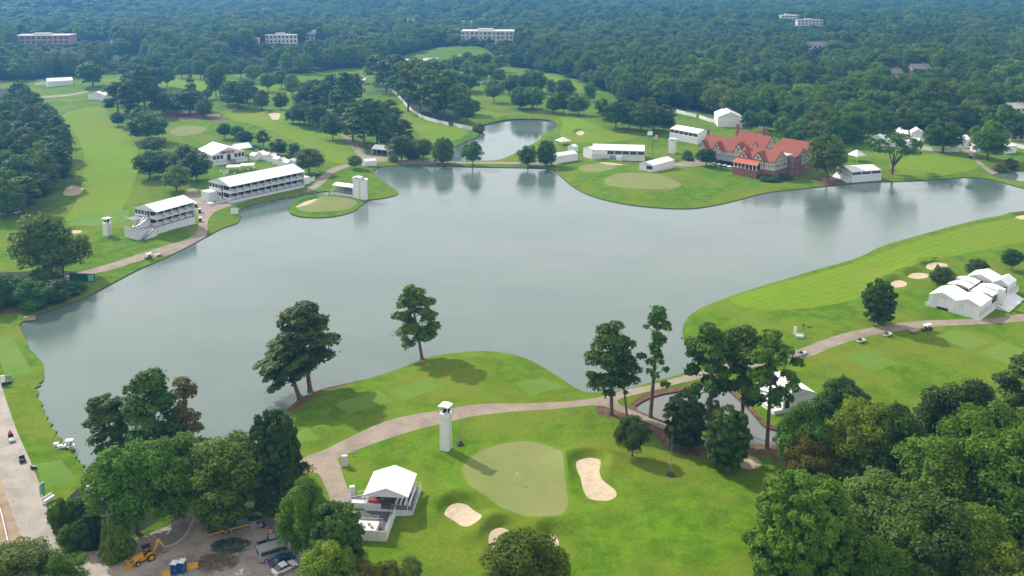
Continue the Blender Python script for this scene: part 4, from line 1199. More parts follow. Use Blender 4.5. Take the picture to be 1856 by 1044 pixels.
def railing(o, p, q, h=1.05, n=None, mat='alu', infill=False):
    p, q = Vector(p), Vector(q); L = (q - p).length
    n = n or max(1, round(L / 1.8)); up = Vector((0, 0, h))
    b = MB(); b.bar(p + up, q + up, .035); b.bar(p + up * .55, q + up * .55, .022); b.bar(p + up * .15, q + up * .15, .022)
    for i in range(n + 1): c = p.lerp(q, i / n); b.bar(c, c + up, .03)
    r = b.build('railing', MAT[mat], o)
    if infill:
        d = (q - p); d.z = 0; nn = Vector((-d.y, d.x, 0)).normalized() * .02
        MB().slab([p + Vector((0, 0, .12)), q + Vector((0, 0, .12)), q + up * .95, p + up * .95], .02).build('infill_panel', MAT['scrim'], r)
    return r

def stairs(o, p, q, width, mat='alu', skirt=True):
    """straight flight from p (bottom) to q (top), local coordinates"""
    p, q = Vector(p), Vector(q); d = q - p; run = Vector((d.x, d.y, 0)); u = run.normalized(); s = Vector((-u.y, u.x, 0)) * width / 2
    n = max(2, round(d.z / .18)); b = MB()
    for i in range(n):
        a = p + run * (i / n); c = p + run * ((i + 1) / n); z = p.z + d.z * (i + 1) / n; 
        b.slab([(a.x + s.x, a.y + s.y, z), (a.x - s.x, a.y - s.y, z), (c.x - s.x, c.y - s.y, z), (c.x + s.x, c.y + s.y, z)][::-1], .05)
    f = b.build('stair_treads', MAT['deckgrey'], o)
    for sg in (1, -1):
        k = MB(); e = s * sg
        k.bar(p + e + Vector((0, 0, 1)), q + e + Vector((0, 0, 1)), .035); k.bar(p + e + Vector((0, 0, .5)), q + e + Vector((0, 0, .5)), .022)
        for t in (0, .25, .5, .75, 1): c = p.lerp(q, t) + e; k.bar(c, c + Vector((0, 0, 1)), .03)
        k.build('handrail', MAT[mat], o)
        if skirt: MB().slab([p + e, Vector((q.x, q.y, p.z)) + e, q + e, q + e + Vector((0, 0, .02))], .03).build('stair_skirt', MAT['scrim'], o)

def posts(o, pts_, z0, z1, r=.07, mat='white'):
    for x, y in pts_:
        piece(o, 'post', lambda: MB().box(-r, r, -r, r, 0, z1 - z0), (round(r, 3), round(z1 - z0, 3)), mat, (x, y, z0))

def deck(o, x0, x1, y0, y1, h, mat='deck', skirt='scrim', n=4):
    MB().box(x0, x1, y0, y1, h - .12, h).build('deck_floor', MAT[mat], o)
    wall_run(o, 'f', x0, x1, y0 - .06, y1 + .06, -.3, h - .02, n, skirt, name='skirt_panel')
    wall_run(o, 'b', x0, x1, y0 - .06, y1 + .06, -.3, h - .02, n, skirt, name='skirt_panel')
    m_ = max(1, round(n * (y1 - y0) / (x1 - x0)))
    wall_run(o, 'l', x0 - .06, x1 + .06, y0, y1, -.3, h - .02, m_, skirt, name='skirt_panel')
    wall_run(o, 'r', x0 - .06, x1 + .06, y0, y1, -.3, h - .02, m_, skirt, name='skirt_panel')

def simple_tent(name, A, B, depth, ze, zr, label, ridge='x', bays=3, cat='tent', base=0.0, win=(), side_n=2, group=None, lat=None, open_front=False):
    loc, rz, L = frame(A, B)
    o = empty(name, loc, rz, label, cat, group)
    if base > .15: deck(o, -.2, L + .2, -.2, depth + .2, base, n=max(2, bays))
    gable_roof(o, 0, L, 0, depth, ze, zr, ridge, bays)
    nb = bays if ridge == 'x' else max(2, round(L / 4))
    if open_front:
        posts(o, [(.1 + i * (L - .2) / nb, .1) for i in range(nb + 1)], base, ze)
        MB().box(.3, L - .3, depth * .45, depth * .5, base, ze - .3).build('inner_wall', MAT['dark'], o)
    else: wall_run(o, 'f', 0, L, 0, depth, base - (0 if base > .15 else .3), ze, nb, 'fabric', win)
    wall_run(o, 'b', 0, L, 0, depth, base - .3, ze, nb, 'fabric')
    wall_run(o, 'l', 0, L, 0, depth, base - .3, ze, side_n, 'fabric', () if lat is None else lat)
    wall_run(o, 'r', 0, L, 0, depth, base - .3, ze, side_n, 'fabric', () if lat is None else lat)
    return o, L
# ------------------------------------------------------------------ the clubhouse
cx, cy_, cz_ = at(1402, 326)
club = empty('clubhouse', (cx, cy_, cz_ - .3), math.atan2(-.714, .70), 'half timbered clubhouse with steep red roofs and brick lower walls beside the lake', 'clubhouse')

def timber_face(parent, p, u, w, z0, z1, step=1.1, gable=None):
    """dark strips standing proud of a wall that starts at p and runs along u; gable = ridge height"""
    p = Vector(p); u = Vector(u).normalized(); n = u.cross(Vector((0, 0, 1))) * .05; b = MB()
    k = max(2, round(w / step))
    def strip(a, c, hw=.085):
        a, c = Vector(a) + n, Vector(c) + n; d = (c - a).normalized(); s = n.normalized().cross(d) * hw
        b.slab([a + s, a - s, c - s, c + s], .06); b.slab([c + s, c - s, a - s, a + s], .03)
    for i in range(k + 1):
        x = w * i / k; top = z1
        if gable: top = z1 + (gable - z1) * (1 - abs(2 * x / w - 1)) - .2
        strip(p + u * x + Vector((0, 0, z0)), p + u * x + Vector((0, 0, max(top, z0 + .2))))
    for z in ([z0 + .1, (z0 + z1) / 2, z1] + ([z1 + (gable - z1) * .45] if gable else [])):
        f = 0 if z <= z1 else (z - z1) / (gable - z1) / 2
        strip(p + u * (w * f) + Vector((0, 0, z)), p + u * (w * (1 - f)) + Vector((0, 0, z)), .10)
    if gable:
        strip(p + Vector((0, 0, z1)), p + u * (w / 2) + Vector((0, 0, gable - .1)), .16); strip(p + u * w + Vector((0, 0, z1)), p + u * (w / 2) + Vector((0, 0, gable - .1)), .16)
    return b.build('timber_frame', MAT['timber'], parent)

def club_window(parent, p, u, wx=1.0, wz=1.5):
    p = Vector(p); u = Vector(u).normalized(); n = u.cross(Vector((0, 0, 1))); Z = Vector((0, 0, 1))
    def pl(off, a, c, t): 
        q = p + n * off; return [q - u * a - Z * c, q + u * a - Z * c, q + u * a + Z * c, q - u * a + Z * c], t
    w_ = MB(); w_.slab(*pl(.10, wx / 2 + .1, wz / 2 + .1, .08)); f = w_.build('window', MAT['white'], parent)
    g = MB(); g.slab(*pl(.115, wx / 2, wz / 2, .03)); g.build('pane', MAT['glass'], f)

def block(u0, u1, v0, v1, zb, ze, zr, ridge='u', base='brick', faces='fr', tile='redtile', nwin=(3, 2), gl=(True, True)):
    MB().box(u0, u1, v0, v1, -1.2, zb).build('brick_wall' if base == 'brick' else 'wall', MAT[base], club)
    w = MB().box(u0 + .05, u1 - .05, v0 + .05, v1 - .05, zb, ze)
    um, vm = (u0 + u1) / 2, (v0 + v1) / 2
    if ridge == 'u': w.prism([(v0 + .05, ze), (v1 - .05, ze), (vm, zr - .15)], u0 + .05, u1 - .05, 'x')
    else: w.prism([(u0 + .05, ze), (u1 - .05, ze), (um, zr - .15)], v0 + .05, v1 - .05, 'y')
    wall = w.build('plaster_wall', MAT['plaster'], club)
    ov = .5
    if ridge == 'u':
        hw = vm - v0; e = (zr - ze) / hw * ov
        q1 = [(u0 - .3, v0 - ov, ze - e), (u1 + .3, v0 - ov, ze - e), (u1 + .3, vm, zr), (u0 - .3, vm, zr)]; q2 = [(u1 + .3, v1 + ov, ze - e), (u0 - .3, v1 + ov, ze - e), (u0 - .3, vm, zr), (u1 + .3, vm, zr)]
    else:
        hw = um - u0; e = (zr - ze) / hw * ov
        q1 = [(u0 - ov, v1 + .3, ze - e), (u0 - ov, v0 - .3, ze - e), (um, v0 - .3, zr), (um, v1 + .3, zr)]; q2 = [(u1 + ov, v0 - .3, ze - e), (u1 + ov, v1 + .3, ze - e), (um, v1 + .3, zr), (um, v0 - .3, zr)]
    for q in (q1, q2): MB().slab(q, .18).build('roof_slope', MAT[tile], club)
    if 'f' in faces:
        timber_face(wall, (u0, v0, 0), (1, 0, 0), u1 - u0, zb, ze, 1.1, zr if ridge == 'v' else None)
        for i in range(nwin[0]): club_window(wall, (u0 + (u1 - u0) * (i + .5) / nwin[0], v0, zb + (ze - zb) * .55), (1, 0, 0))
        if ridge == 'v' and zr - ze > 3: club_window(wall, (um, v0, ze + (zr - ze) * .28), (1, 0, 0), .9, 1.2)
    if 'r' in faces:
        timber_face(wall, (u1, v0, 0), (0, 1, 0), v1 - v0, zb, ze, 1.1, zr if ridge == 'u' else None)
        for i in range(nwin[1]): club_window(wall, (u1, v0 + (v1 - v0) * (i + .5) / nwin[1], zb + (ze - zb) * .55), (0, 1, 0))
    if base == 'brick' and zb > 3:
        for i in range(2): club_window(wall, (u1, v0 + (v1 - v0) * (i + .5) / 2, zb * .45), (0, 1, 0), 1.0, 1.2)
    return wall
block(-21, 0, 0, 13.5, 4.6, 9.3, 14.2, 'u', nwin=(0, 2))                        # wing by the lake
block(-12.5, -5.8, -.4, 6, 4.6, 9.3, 13.6, 'v', faces='f', nwin=(1, 0))
block(-20.5, -14.5, -.4, 6, 4.6, 9.3, 13.0, 'v', faces='f', nwin=(1, 0))
block(-14, 2, 19.2, 31, 4.6, 9.0, 13.6, 'u', nwin=(0, 2))                       # right wing
block(-17, 0, 31.2, 44, 4.6, 9.5, 15.0, 'u', nwin=(0, 2))
block(-54, -23, 14, 25, 1.0, 8.3, 14.4, 'u', nwin=(10, 0))                      # main front
for uu, ww in ((-52.4, 4.6), (-43, 5.0), (-29.5, 6.4)): block(uu - ww / 2, uu + ww / 2, 13.5, 19, 1.0, 8.4, 8.4 + ww * .82, 'v', faces='f', nwin=(2, 0))
block(-40, -20, 25.2, 37, 1.0, 9.8, 16.2, 'u', nwin=(0, 3))
block(-50, -33, 39, 49, 1.0, 9.0, 14.6, 'u', nwin=(0, 1))
MB().box(-20, -1, 13.6, 19.1, -1, 10.6).build('flat_roofed_link', MAT['plaster'], club)
fr_ = MB().box(-20.4, -.6, 13.3, 19.4, 10.6, 10.9).build('flat_roof', MAT['flatroof'], club)
b = MB().box(0, 4.4, 13.7, 19, -1.2, 10.4)
for i in range(4):
    b.box(.1 + i * 1.2, .7 + i * 1.2, 13.66, 14.1, 10.4, 11.1); b.box(3.98, 4.44, 13.7 + i * 1.4, 14.4 + i * 1.4, 10.4, 11.15)
tw = b.build('brick_tower', MAT['brick'], club)
for z in (2.2, 5.6, 8.4): club_window(tw, (4.4, 16.3, z), (0, 1, 0), .8, 1.2); club_window(tw, (2.2, 13.7, z), (1, 0, 0), .7, 1.2)
# porch
MB().box(-21.5, -7.5, -4.2, -.05, -1.6, 4.4).build('porch_wall', MAT['brick'], club)
for i in range(7):
    piece(club, 'porch_column', lambda: MB().tube((0, 0, 0), (0, 0, 2.9), .26, .22, 8).box(-.32, .32, -.32, .32, 0, .25).box(-.32, .32, -.32, .32, 2.7, 2.9), 'pc', 'white', (-21 + i * 2.2, -3.8, 4.4))
MB().box(-21.2, -7.8, -.45, -.1, 4.5, 7.3).build('porch_back', MAT['dark'], club)
MB().slab([(-22, -4.8, 7.1), (-7, -4.8, 7.1), (-7.6, -.3, 9.0), (-21.4, -.3, 9.0)], .2).build('porch_roof', MAT['orangetile'], club)
# awning and terrace
MB().slab([(-41.5, 7.4, 4.1), (-24.5, 7.4, 4.1), (-24.5, 13.4, 6.2), (-41.5, 13.4, 6.2)], .1).build('awning', MAT['awning'], club)
posts(club, [(-41 + i * 4, 7.7) for i in range(5)], .6, 4.1, .08, 'timber')
MB().box(-45, -22, 4.5, 13.4, -.6, .6).build('terrace', MAT['deckgrey'], club)
MB().box(-41, -25, 13.0, 13.3, .6, 4.2).build('glazed_front', MAT['glass'], club)
for (a, c, z0, z1) in ((-53, 20, 10, 17.2), (-48, 42, 9, 18.4), (-30.5, 43, 9, 18.0), (-19, 5, 9, 15.0)):
    ch = MB().box(a - .7, a + .7, c - .6, c + .6, z0, z1).box(a - .85, a + .85, c - .75, c + .75, z1 - .5, z1 - .2).build('chimney', MAT['brick'], club)
    MB().tube((a, c, z1 - .05), (a, c, z1 + .5), .25, .2, 8).build('chimney_pot', MAT['orangetile'], ch)
def club_pt(u, v): 
    return cx + u * .70 + v * .714, cy_ - u * .714 + v * .70
for i, (u, v) in enumerate(((-38, 3.0), (-34.5, 2.6), (-31, 2.8), (-27.5, 2.2), (-24.5, 3.0))):
    x, y = club_pt(u, v); z = hz(x, y)
    o = empty('garden_parasol', (x, y, z), .4 * i, 'white parasol open over a table on the clubhouse terrace lawn', 'parasol', 'parasols in front of the clubhouse')
    MB().tube((0, 0, 0), (0, 0, 2.6), .05).build('pole', MAT['alu'], o)
    MB().tube((0, 0, 2.25), (0, 0, 2.8), 1.5, .05, 8).build('canopy', MAT['fabric'], o)
    MB().tube((0, 0, .68), (0, 0, .74), .55, n=10).build('table_top', MAT['white'], o)
for (px, py) in ((1250, 290), (1243, 287), (1300, 296), (1312, 298), (1322, 300), (1290, 293)):
    x, y, z = at(px, py); s = RNG.uniform(1.2, 1.8)
    tree(px, py + 1, 7, 16, 'bush', 'dark', 'low dark shrub in the bed along the clubhouse terrace', 'shrubs along the clubhouse terrace')
# ------------------------------------------------------------------ hospitality stands
def double_stand(name, A, B, depth, label, bays, z1, z2, ze, zr, skirt_top, rows=True, ends='l'):
    loc, rz, L = frame(A, B)
    o = empty(name, loc, rz, label, 'grandstand')
    # ground floor skirt, two floors, roof
    n = bays; w = L / n
    wall_run(o, 'f', 0, L, -.06, depth, -.5, skirt_top, n, 'scrim', name='skirt_panel')
    wall_run(o, 'l', -.06, L, 0, depth, -.5, skirt_top, 3, 'scrim', name='skirt_panel')
    wall_run(o, 'r', 0, L + .06, 0, depth, -.5, ze - .3, 3, 'scrim', name='skirt_panel')
    wall_run(o, 'b', 0, L, 0, depth + .06, -.5, ze - .2, n, 'fabric')
    MB().box(0, L, 0, depth, z1 - .2, z1).build('lower_floor', MAT['deck'], o)
    MB().box(-.02, L + .02, -.1, depth, z2 - .35, z2).build('upper_floor', MAT['white'], o)
    for zf, zt in ((z1, z2), (z2, ze)):
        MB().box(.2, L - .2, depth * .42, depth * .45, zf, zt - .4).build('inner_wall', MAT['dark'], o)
        for i in range(n):      # glazed suite fronts, stepped seating and party rails, bay by bay
            x = i * w
            piece(o, 'suite_front', lambda: MB().box(.12, w - .12, 0, .08, 0, 2.3), ('sf', round(w, 3)), 'glass', (x, depth * .36, zf))
            piece(o, 'seat_row', lambda: MB().box(.25, w - .3, 0, .8, 0, .35).box(.25, w - .3, .9, 1.7, .0, .7).box(.3, w - .35, .35, .5, .35, .8).box(.3, w - .35, 1.2, 1.35, .7, 1.2), ('sr', round(w, 3)), 'alu', (x, .6, zf))
            piece(o, 'party_rail', lambda: MB().box(-.03, .03, .1, depth * .34, .0, 1.0), ('pr', round(depth, 2)), 'scrim', (x + .02, 0, zf))
        railing(o, (0, 0, zf), (L, 0, zf), 1.05, n * 2)
        railing(o, (0, 0, zf), (0, depth * .42, zf), 1.05)
    posts(o, [(min(max(i * w, .1), L - .1), .12) for i in range(n + 1)], z1, ze, .09)
    posts(o, [(.12, depth * (i + 1) / 3 - .1) for i in range(3)], z1, ze, .09)
    wall_run(o, 'l', 0, L, depth * .42, depth, z1, z2 - .4, 4, 'white', (0, 1, 2, 3)); wall_run(o, 'l', 0, L, depth * .42, depth, z2, ze - .2, 4, 'white', (0, 1, 2, 3))
    gable_roof(o, -.3, L + .3, -.3, depth + .2, ze, zr, 'x', bays, .35)
    return o, L
so, L = double_stand('hospitality_stand', (418, 368.5), (552, 339), 17.0, 'long two storey white hospitality stand along the inlet beside the island green', 11, 1.3, 4.7, 8.0, 10.6, 1.2)
stairs(so, (-6.5, 4.5, 0), (-.2, 4.5, 1.3), 2.2); MB().box(-9.0, -6.6, 3.2, 5.6, -.2, 1.1).build('landing', MAT['scrim'], so)
MB().box(L + .2, L + 6.5, 4, 9, -.3, 3.6).build('service_block', MAT['white'], so); MB().box(L + 6.6, L + 11, 6, 6.15, -.3, 2.4).build('screen_panel', MAT['scrim'], so)
MB().box(-5, -.2, 10, 16, -.3, 4.4).build('entrance_block', MAT['white'], so)
so2, L = double_stand('hospitality_stand', (286, 424.5), (354, 405.5), 13.0, 'shorter two storey white hospitality stand above the bend of the lakeside path', 5, 3.4, 6.5, 9.6, 11.6, 3.2)
# its left annex: landing and two flights
MB().box(-8.6, -.2, .8, 9, 3.2, 3.4).build('landing', MAT['deckgrey'], so2)
wall_run(so2, 'f', -8.6, -.2, .8, 9, -.4, 3.2, 3, 'scrim', name='skirt_panel'); wall_run(so2, 'l', -8.6, -.2, .8, 9, -.4, 3.2, 3, 'scrim', name='skirt_panel')
railing(so2, (-8.6, .8, 3.4), (-3, .8, 3.4), 1.0); railing(so2, (-8.6, .8, 3.4), (-8.6, 9, 3.4), 1.0)
stairs(so2, (-7.4, -.5, 0), (-1.2, -.5, 3.4), 1.6); stairs(so2, (-7.6, 4.5, 3.4), (-.4, 4.5, 6.5), 1.6)
MB().box(-6, -.2, 6, 12, 6.3, 6.5).build('upper_landing', MAT['deckgrey'], so2); railing(so2, (-6, 6, 6.5), (-6, 12, 6.5), 1.0); posts(so2, [(-5.8, 6.2), (-5.8, 11.8)], 0, 6.5, .08)

# foreground viewing stand
loc, rz, L = frame((661, 933), (748, 934))
vs = empty('viewing_stand', loc, rz, 'white tent roofed viewing stand with stepped benches beside the foreground green', 'grandstand')
W, D = L, 8.6
deck(vs, 0, W, 0, D, 1.45, n=4)
gable_roof(vs, .1, W - .9, -.35, D - .2, 4.5, 6.1, 'y', 2, .2)
posts(vs, [(.2, -.2), (W - 1.0, -.2), (.2, D / 2), (W - 1.0, D / 2), (.2, D - .4), (W - 1.0, D - .4)], 1.45, 4.5, .06)
for i in range(4):
    piece(vs, 'bench', lambda: MB().box(0, .34, 0, D - 2.2, .34, .42).box(0, .06, 0, D - 2.2, .42, .7).box(.04, .3, .3, .4, 0, .34).box(.04, .3, D - 2.8, D - 2.7, 0, .34), 'bn', 'white', (W - 3.6 + i * .85, .9, 1.45 + .28 - i * .07))
MB().box(W - 4.0, W - 3.1, .6, D - .8, 1.45, 1.72).build('bench_step', MAT['deckgrey'], vs)
railing(vs, (0, 0, 1.45), (3.3, 0, 1.45), 1.05, infill=True); railing(vs, (W, 0, 1.45), (W, D, 1.45), 1.05); railing(vs, (W - 4.2, 0, 1.45), (W, 0, 1.45), 1.05); railing(vs, (0, D, 1.45), (W, D, 1.45), 1.05)
railing(vs, (0, 0, 1.45), (0, 3.8, 1.45), 1.05)
MB().box(.5, 1.5, 3.0, 7.4, 1.45, 2.5).box(.4, 1.7, 2.9, 7.5, 2.5, 2.58).build('bar_counter', MAT['white'], vs)
MB().box(.7, 2.6, 1.0, 2.0, 1.45, 2.2).box(.7, 2.6, 1.0, 1.15, 2.2, 2.55).build('sofa', MAT['red'], vs)
for p_ in ((2.6, 3.4), (4.4, 4.2), (3.4, 6.0), (2.2, 5.4)):
    piece(vs, 'high_table', lambda: MB().tube((0, 0, 0), (0, 0, 1.05), .05).tube((0, 0, 1.05), (0, 0, 1.1), .4, n=10).tube((0, 0, 0), (0, 0, .04), .28, n=10), 'ht', 'steel', (p_[0], p_[1], 1.45))
# lower front terrace, with ramp wall and stair on the left
TX0, TX1, TY0 = -2.0, 6.2, -8.2
wall_run(vs, 'f', TX0 + 1.2, TX1, TY0, -.1, -.3, 2.1, 4, 'fabric', name='parapet_panel'); wall_run(vs, 'r', TX0, TX1, TY0, -.1, -.3, 2.1, 3, 'fabric', name='parapet_panel')
wall_run(vs, 'l', TX0 + 1.2, TX1, TY0, -3.6, -.3, 1.2, 2, 'scrim', name='parapet_panel')
MB().box(TX0 + 1.25, TX1 - .1, TY0 + .1, -.15, .88, 1.0).build('terrace_floor', MAT['deck'], vs)
MB().box(TX0 + 1.6, TX1 - 2.1, TY0 + .5, TY0 + 3.3, 1.0, 1.9).build('storage_cover', MAT['fabric'], vs)
railing(vs, (TX0 + 1.3, -4.2, 1.0), (TX1 - 1.5, -4.2, 1.0), 1.05); railing(vs, (TX1 - .2, TY0 + .2, 1.9), (TX1 - .2, -3, 1.9), .7)
stairs(vs, (TX0 - 2.2, -3.0, 0), (TX0 + 1.2, -3.0, 1.0), 1.5); stairs(vs, (-5.4, 4.2, 0), (-.1, 4.2, 1.45), 1.6)
MB().box(-3.2, -.2, 2.0, 3.2, -.2, 1.2).build('ramp_wall', MAT['scrim'], vs)
for i in range(5):
    piece(vs, 'bag', lambda: MB().ball((0, 0, .2), .38, .3, .22, 7, 4), 'bag', 'tan', (TX0 + 2.2 + i * .75, TY0 + 1.2 + (i % 2) * .9, 1.9))

# camera towers
def cam_tower(A, B, h, label, hood=1.9, cat='camera tower'):
    loc, rz, L = frame(A, B)
    o = empty('camera_tower', loc, rz, label, cat)
    MB().taper(0, L, 0, L, -.3, h - hood - 1.1, .04, .04).build('scrim_wrap', MAT['fabric'], o)
    MB().box(-.08, L + .08, -.08, L + .08, h - hood - 1.1, h - hood).build('cabin_wall', MAT['white'], o)
    posts(o, [(.1, .1), (L - .1, .1), (.1, L - .1), (L - .1, L - .1)], h - hood, h - .25, .06)
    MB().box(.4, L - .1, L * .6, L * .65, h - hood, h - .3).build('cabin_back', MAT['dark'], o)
    MB().box(-.25, L + .25, -.25, L + .25, h - .25, h - .1).prism([(-.25, h - .1), (L + .25, h - .1), (L / 2, h + .12)], -.25, L + .25, 'y').build('roof', MAT['fabric'], o)
    c = MB().box(L * .35, L * .65, .1, .9, h - hood + .35, h - hood + .8).tube((L * .5, .1, h - hood + .58), (L * .5, -.35, h - hood + .58), .14, n=8).tube((L * .5, .5, h - hood - .2), (L * .5, .5, h - hood + .4), .06)
    c.build('camera', MAT['black'], o)
    k = MB()
    for sx in (.3, .75): k.bar((L + .1, L * .3 + sx, 0), (L + .1, L * .3 + sx, h - hood), .03)
    for i in range(int((h - hood) / .35)): k.bar((L + .1, L * .3 + .3, .3 + i * .35), (L + .1, L * .3 + .75, .3 + i * .35), .02)
    k.build('ladder', MAT['alu'], o)
    return o
ct = cam_tower((797, 816), (812, 819.5), 10.6, 'tall white wrapped camera tower beside the foreground green')
cam_tower((187, 428), (195, 428.8), 7.4, 'lone white camera tower on the grass left of the shorter hospitality stand')
cam_tower((1211, 278), (1222, 279), 8.6, 'narrow white camera tower between the tents left of the clubhouse', hood=.9)
cam_tower((640, 359), (652, 361), 10.2, 'left one of the two white towers behind the island green', hood=.6)
cam_tower((653, 361.5), (665, 363), 9.8, 'right one of the two white towers, standing at the water behind the island green', hood=.4)
# small stand behind the island green
loc, rz, L = frame((600, 354), (640, 358))
o = empty('small_stand', loc, rz, 'small white roofed stand behind the island green, left of the twin towers', 'grandstand')
deck(o, 0, L, 0, 6, 1.8, n=3); gable_roof(o, .8, L - .4, .3, 6, 5.2, 6.0, 'x', 3, .3)
posts(o, [(1, .5), (L / 2, .5), (L - .6, .5)], 1.8, 5.2, .08); MB().box(.8, L - .4, 5, 5.2, 1.8, 5.0).build('back_wall', MAT['scrim'], o)
for i in range(3): piece(o, 'bench', lambda: MB().box(0, L - 2, 0, .4, .3, .4).box(0, L - 2, .34, .4, .4, .8).box(.2, .3, 0, .4, 0, .3).box(L - 2.4, L - 2.3, 0, .4, 0, .3), ('sb', round(L, 2)), 'deckgrey', (1, 1 + i * 1.2, 1.8 + i * .35))
railing(o, (0, 0, 1.8), (L, 0, 1.8), 1.0); railing(o, (0, 0, 1.8), (0, 6, 1.8), 1.0)

# tent with the sign
loc, rz, L = frame((386, 299), (444, 291))
ft = empty('shop_tent', loc, rz, 'big white gabled tent reading FanShop in black and red over its front', 'tent')
deck(ft, -.5, L + .5, -2.5, 21, 1.6, n=6)
gable_roof(ft, 0, L, 0, 21, 5.4, 8.8, 'y', 5, .25)
wall_run(ft, 'f', 0, L, 0, 21, 1.6, 5.4, 9, 'white', (0, 1, 2, 4, 6, 7, 8)); wall_run(ft, 'l', 0, L, 0, 21, 1.6, 5.4, 5); wall_run(ft, 'r', 0, L, 0, 21, 1.6, 5.4, 5); wall_run(ft, 'b', 0, L, 0, 21, 1.6, 5.4, 5)
MB().box(L * .44, L * .56, -.05, .0, 1.6, 4.2).build('entrance', MAT['dark'], ft)
railing(ft, (-.5, -2.5, 1.6), (L * .38, -2.5, 1.6), 1.0, infill=True); railing(ft, (L * .66, -2.5, 1.6), (L + .5, -2.5, 1.6), 1.0, infill=True)
stairs(ft, (L * .52, -5.5, 0), (L * .52, -2.6, 1.6), 4.0)
def sign_text(txt, mat, size, loc_, parent, name='lettering'):
    cu = bpy.data.curves.new(name, 'FONT'); cu.body = txt; cu.size = size; cu.extrude = .03; cu.offset = .07
    t_ = bpy.data.objects.new(name, cu); COL.objects.link(t_)
    dg = bpy.context.evaluated_depsgraph_get(); me = bpy.data.meshes.new_from_object(t_.evaluated_get(dg)); 
    wdt = max(v.co.x for v in me.vertices)
    bpy.data.objects.remove(t_)
    o_ = link_mesh(name, me, parent); me.materials.clear(); me.materials.append(MAT[mat])
    o_.rotation_euler = (math.pi / 2, 0, 0); o_.location = loc_
    return wdt
wf = sign_text('Fan', 'printdark', 2.3, (L * .5 - 4.6, -.22, 5.6), ft); sign_text('Shop', 'red', 2.3, (L * .5 - 4.6 + wf + .15, -.22, 5.6), ft)
MB().box(L * .5 - 1, L * .5 + 9, 9, 20, -.2, 5.0).prism([(9, 5.0), (20, 5.0), (14.5, 7.2)], L + .5, L + 9, 'x').build('rear_annex', MAT['fabric'], ft)

# white service sheds in a row behind the long stand
SS = 'white service sheds behind the long stand'
for i, (px, py, w_, h_) in enumerate(((452, 290, 4.5, 3.0), (463, 287, 4.5, 3.2), (474, 290, 4.2, 3.2), (484, 293, 4.0, 3.4), (494, 297, 4.0, 3.0), (503, 301, 3.8, 3.4), (512, 303, 4.0, 3.0), (521, 300, 4.2, 2.8))):
    x, y, z = at(px, py); o = empty('service_shed', (x, y, z), -.55 + .1 * (i % 3), 'small white peaked service tent in the row behind the long hospitality stand', 'shed', SS)
    wall_run(o, 'f', 0, w_, 0, w_, -.3, h_, 2, 'fabric'); wall_run(o, 'l', 0, w_, 0, w_, -.3, h_, 2, 'fabric'); wall_run(o, 'r', 0, w_, 0, w_, -.3, h_, 2, 'fabric')
    gable_roof(o, 0, w_, 0, w_, h_, h_ + 1.1, 'y' if i % 2 else 'x', 1, .1)
x, y, z = at(455, 271); o = empty('tank', (x, y, z), -.4, 'blue box on a long white trailer behind the tent with the sign', 'tank')
MB().box(-1.5, 1.5, -1, 1, .4, 2.8).build('body', MAT['blue'], o, bevel=.15); MB().box(-1.7, 1.7, -1.1, 1.1, 0, .4).build('base', MAT['steel'], o)
x, y, z = at(470, 279); o = empty('shed_wall', (x, y, z), -.5, 'dark brown board standing between the white service sheds', 'board')
MB().box(0, 5.5, 0, .2, -.2, 3.4).build('board', MAT['navy'], o); MB().box(0, .2, .2, 1.6, 0, .2).box(5.3, 5.5, .2, 1.6, 0, .2).build('foot', MAT['steel'], o)
# shade roofs on the lawn between tent and stand
for (px, py, lb) in ((424, 310, 'left flat white shade roof on the lawn in front of the sign tent'), (449, 307, 'right flat white shade roof on the lawn in front of the sign tent')):
    x, y, z = at(px, py); o = empty('shade_roof', (x, y, z), .15, lb, 'canopy')
    MB().slab([(-3.6, -2.6, 2.7), (3.6, -2.6, 2.7), (3.6, 2.6, 2.9), (-3.6, 2.6, 2.9)], .15).build('roof', MAT['fabric'], o)
    for sx in (-3.3, 3.3):
        for sy in (-2.3, 2.3): piece(o, 'post', lambda: MB().box(-.06, .06, -.06, .06, 0, 2.7), 'srp', 'white', (sx, sy, 0))
    MB().box(-2.5, 2.5, -.4, .4, .7, .78).box(-2.3, -2.2, -.3, .3, 0, .7).box(2.2, 2.3, -.3, .3, 0, .7).build('table', MAT['wood'], o)
LF = 'lawn furniture between the sign tent and the long stand'
for i in range(16):
    px, py = RNG.uniform(398, 468), RNG.uniform(303, 319); py = max(py, 312 - (px - 398) * .12)
    x, y, z = at(px, py); o = empty('lawn_chair', (x, y, z), RNG.uniform(0, 6.28), 'white lawn chair on the grass between the sign tent and the long stand', 'chair', LF)
    MB().box(-.45, .45, -.45, .45, .32, .42).build('seat', MAT['white'], o); MB().box(-.45, .45, .38, .46, .42, 1.0).build('backrest', MAT['white'], o)
    for sx in (-.4, .4):
        for sy in (-.4, .4): piece(o, 'leg', lambda: MB().box(-.04, .04, -.04, .04, 0, .32), 'lcl', 'white', (sx, sy, 0))
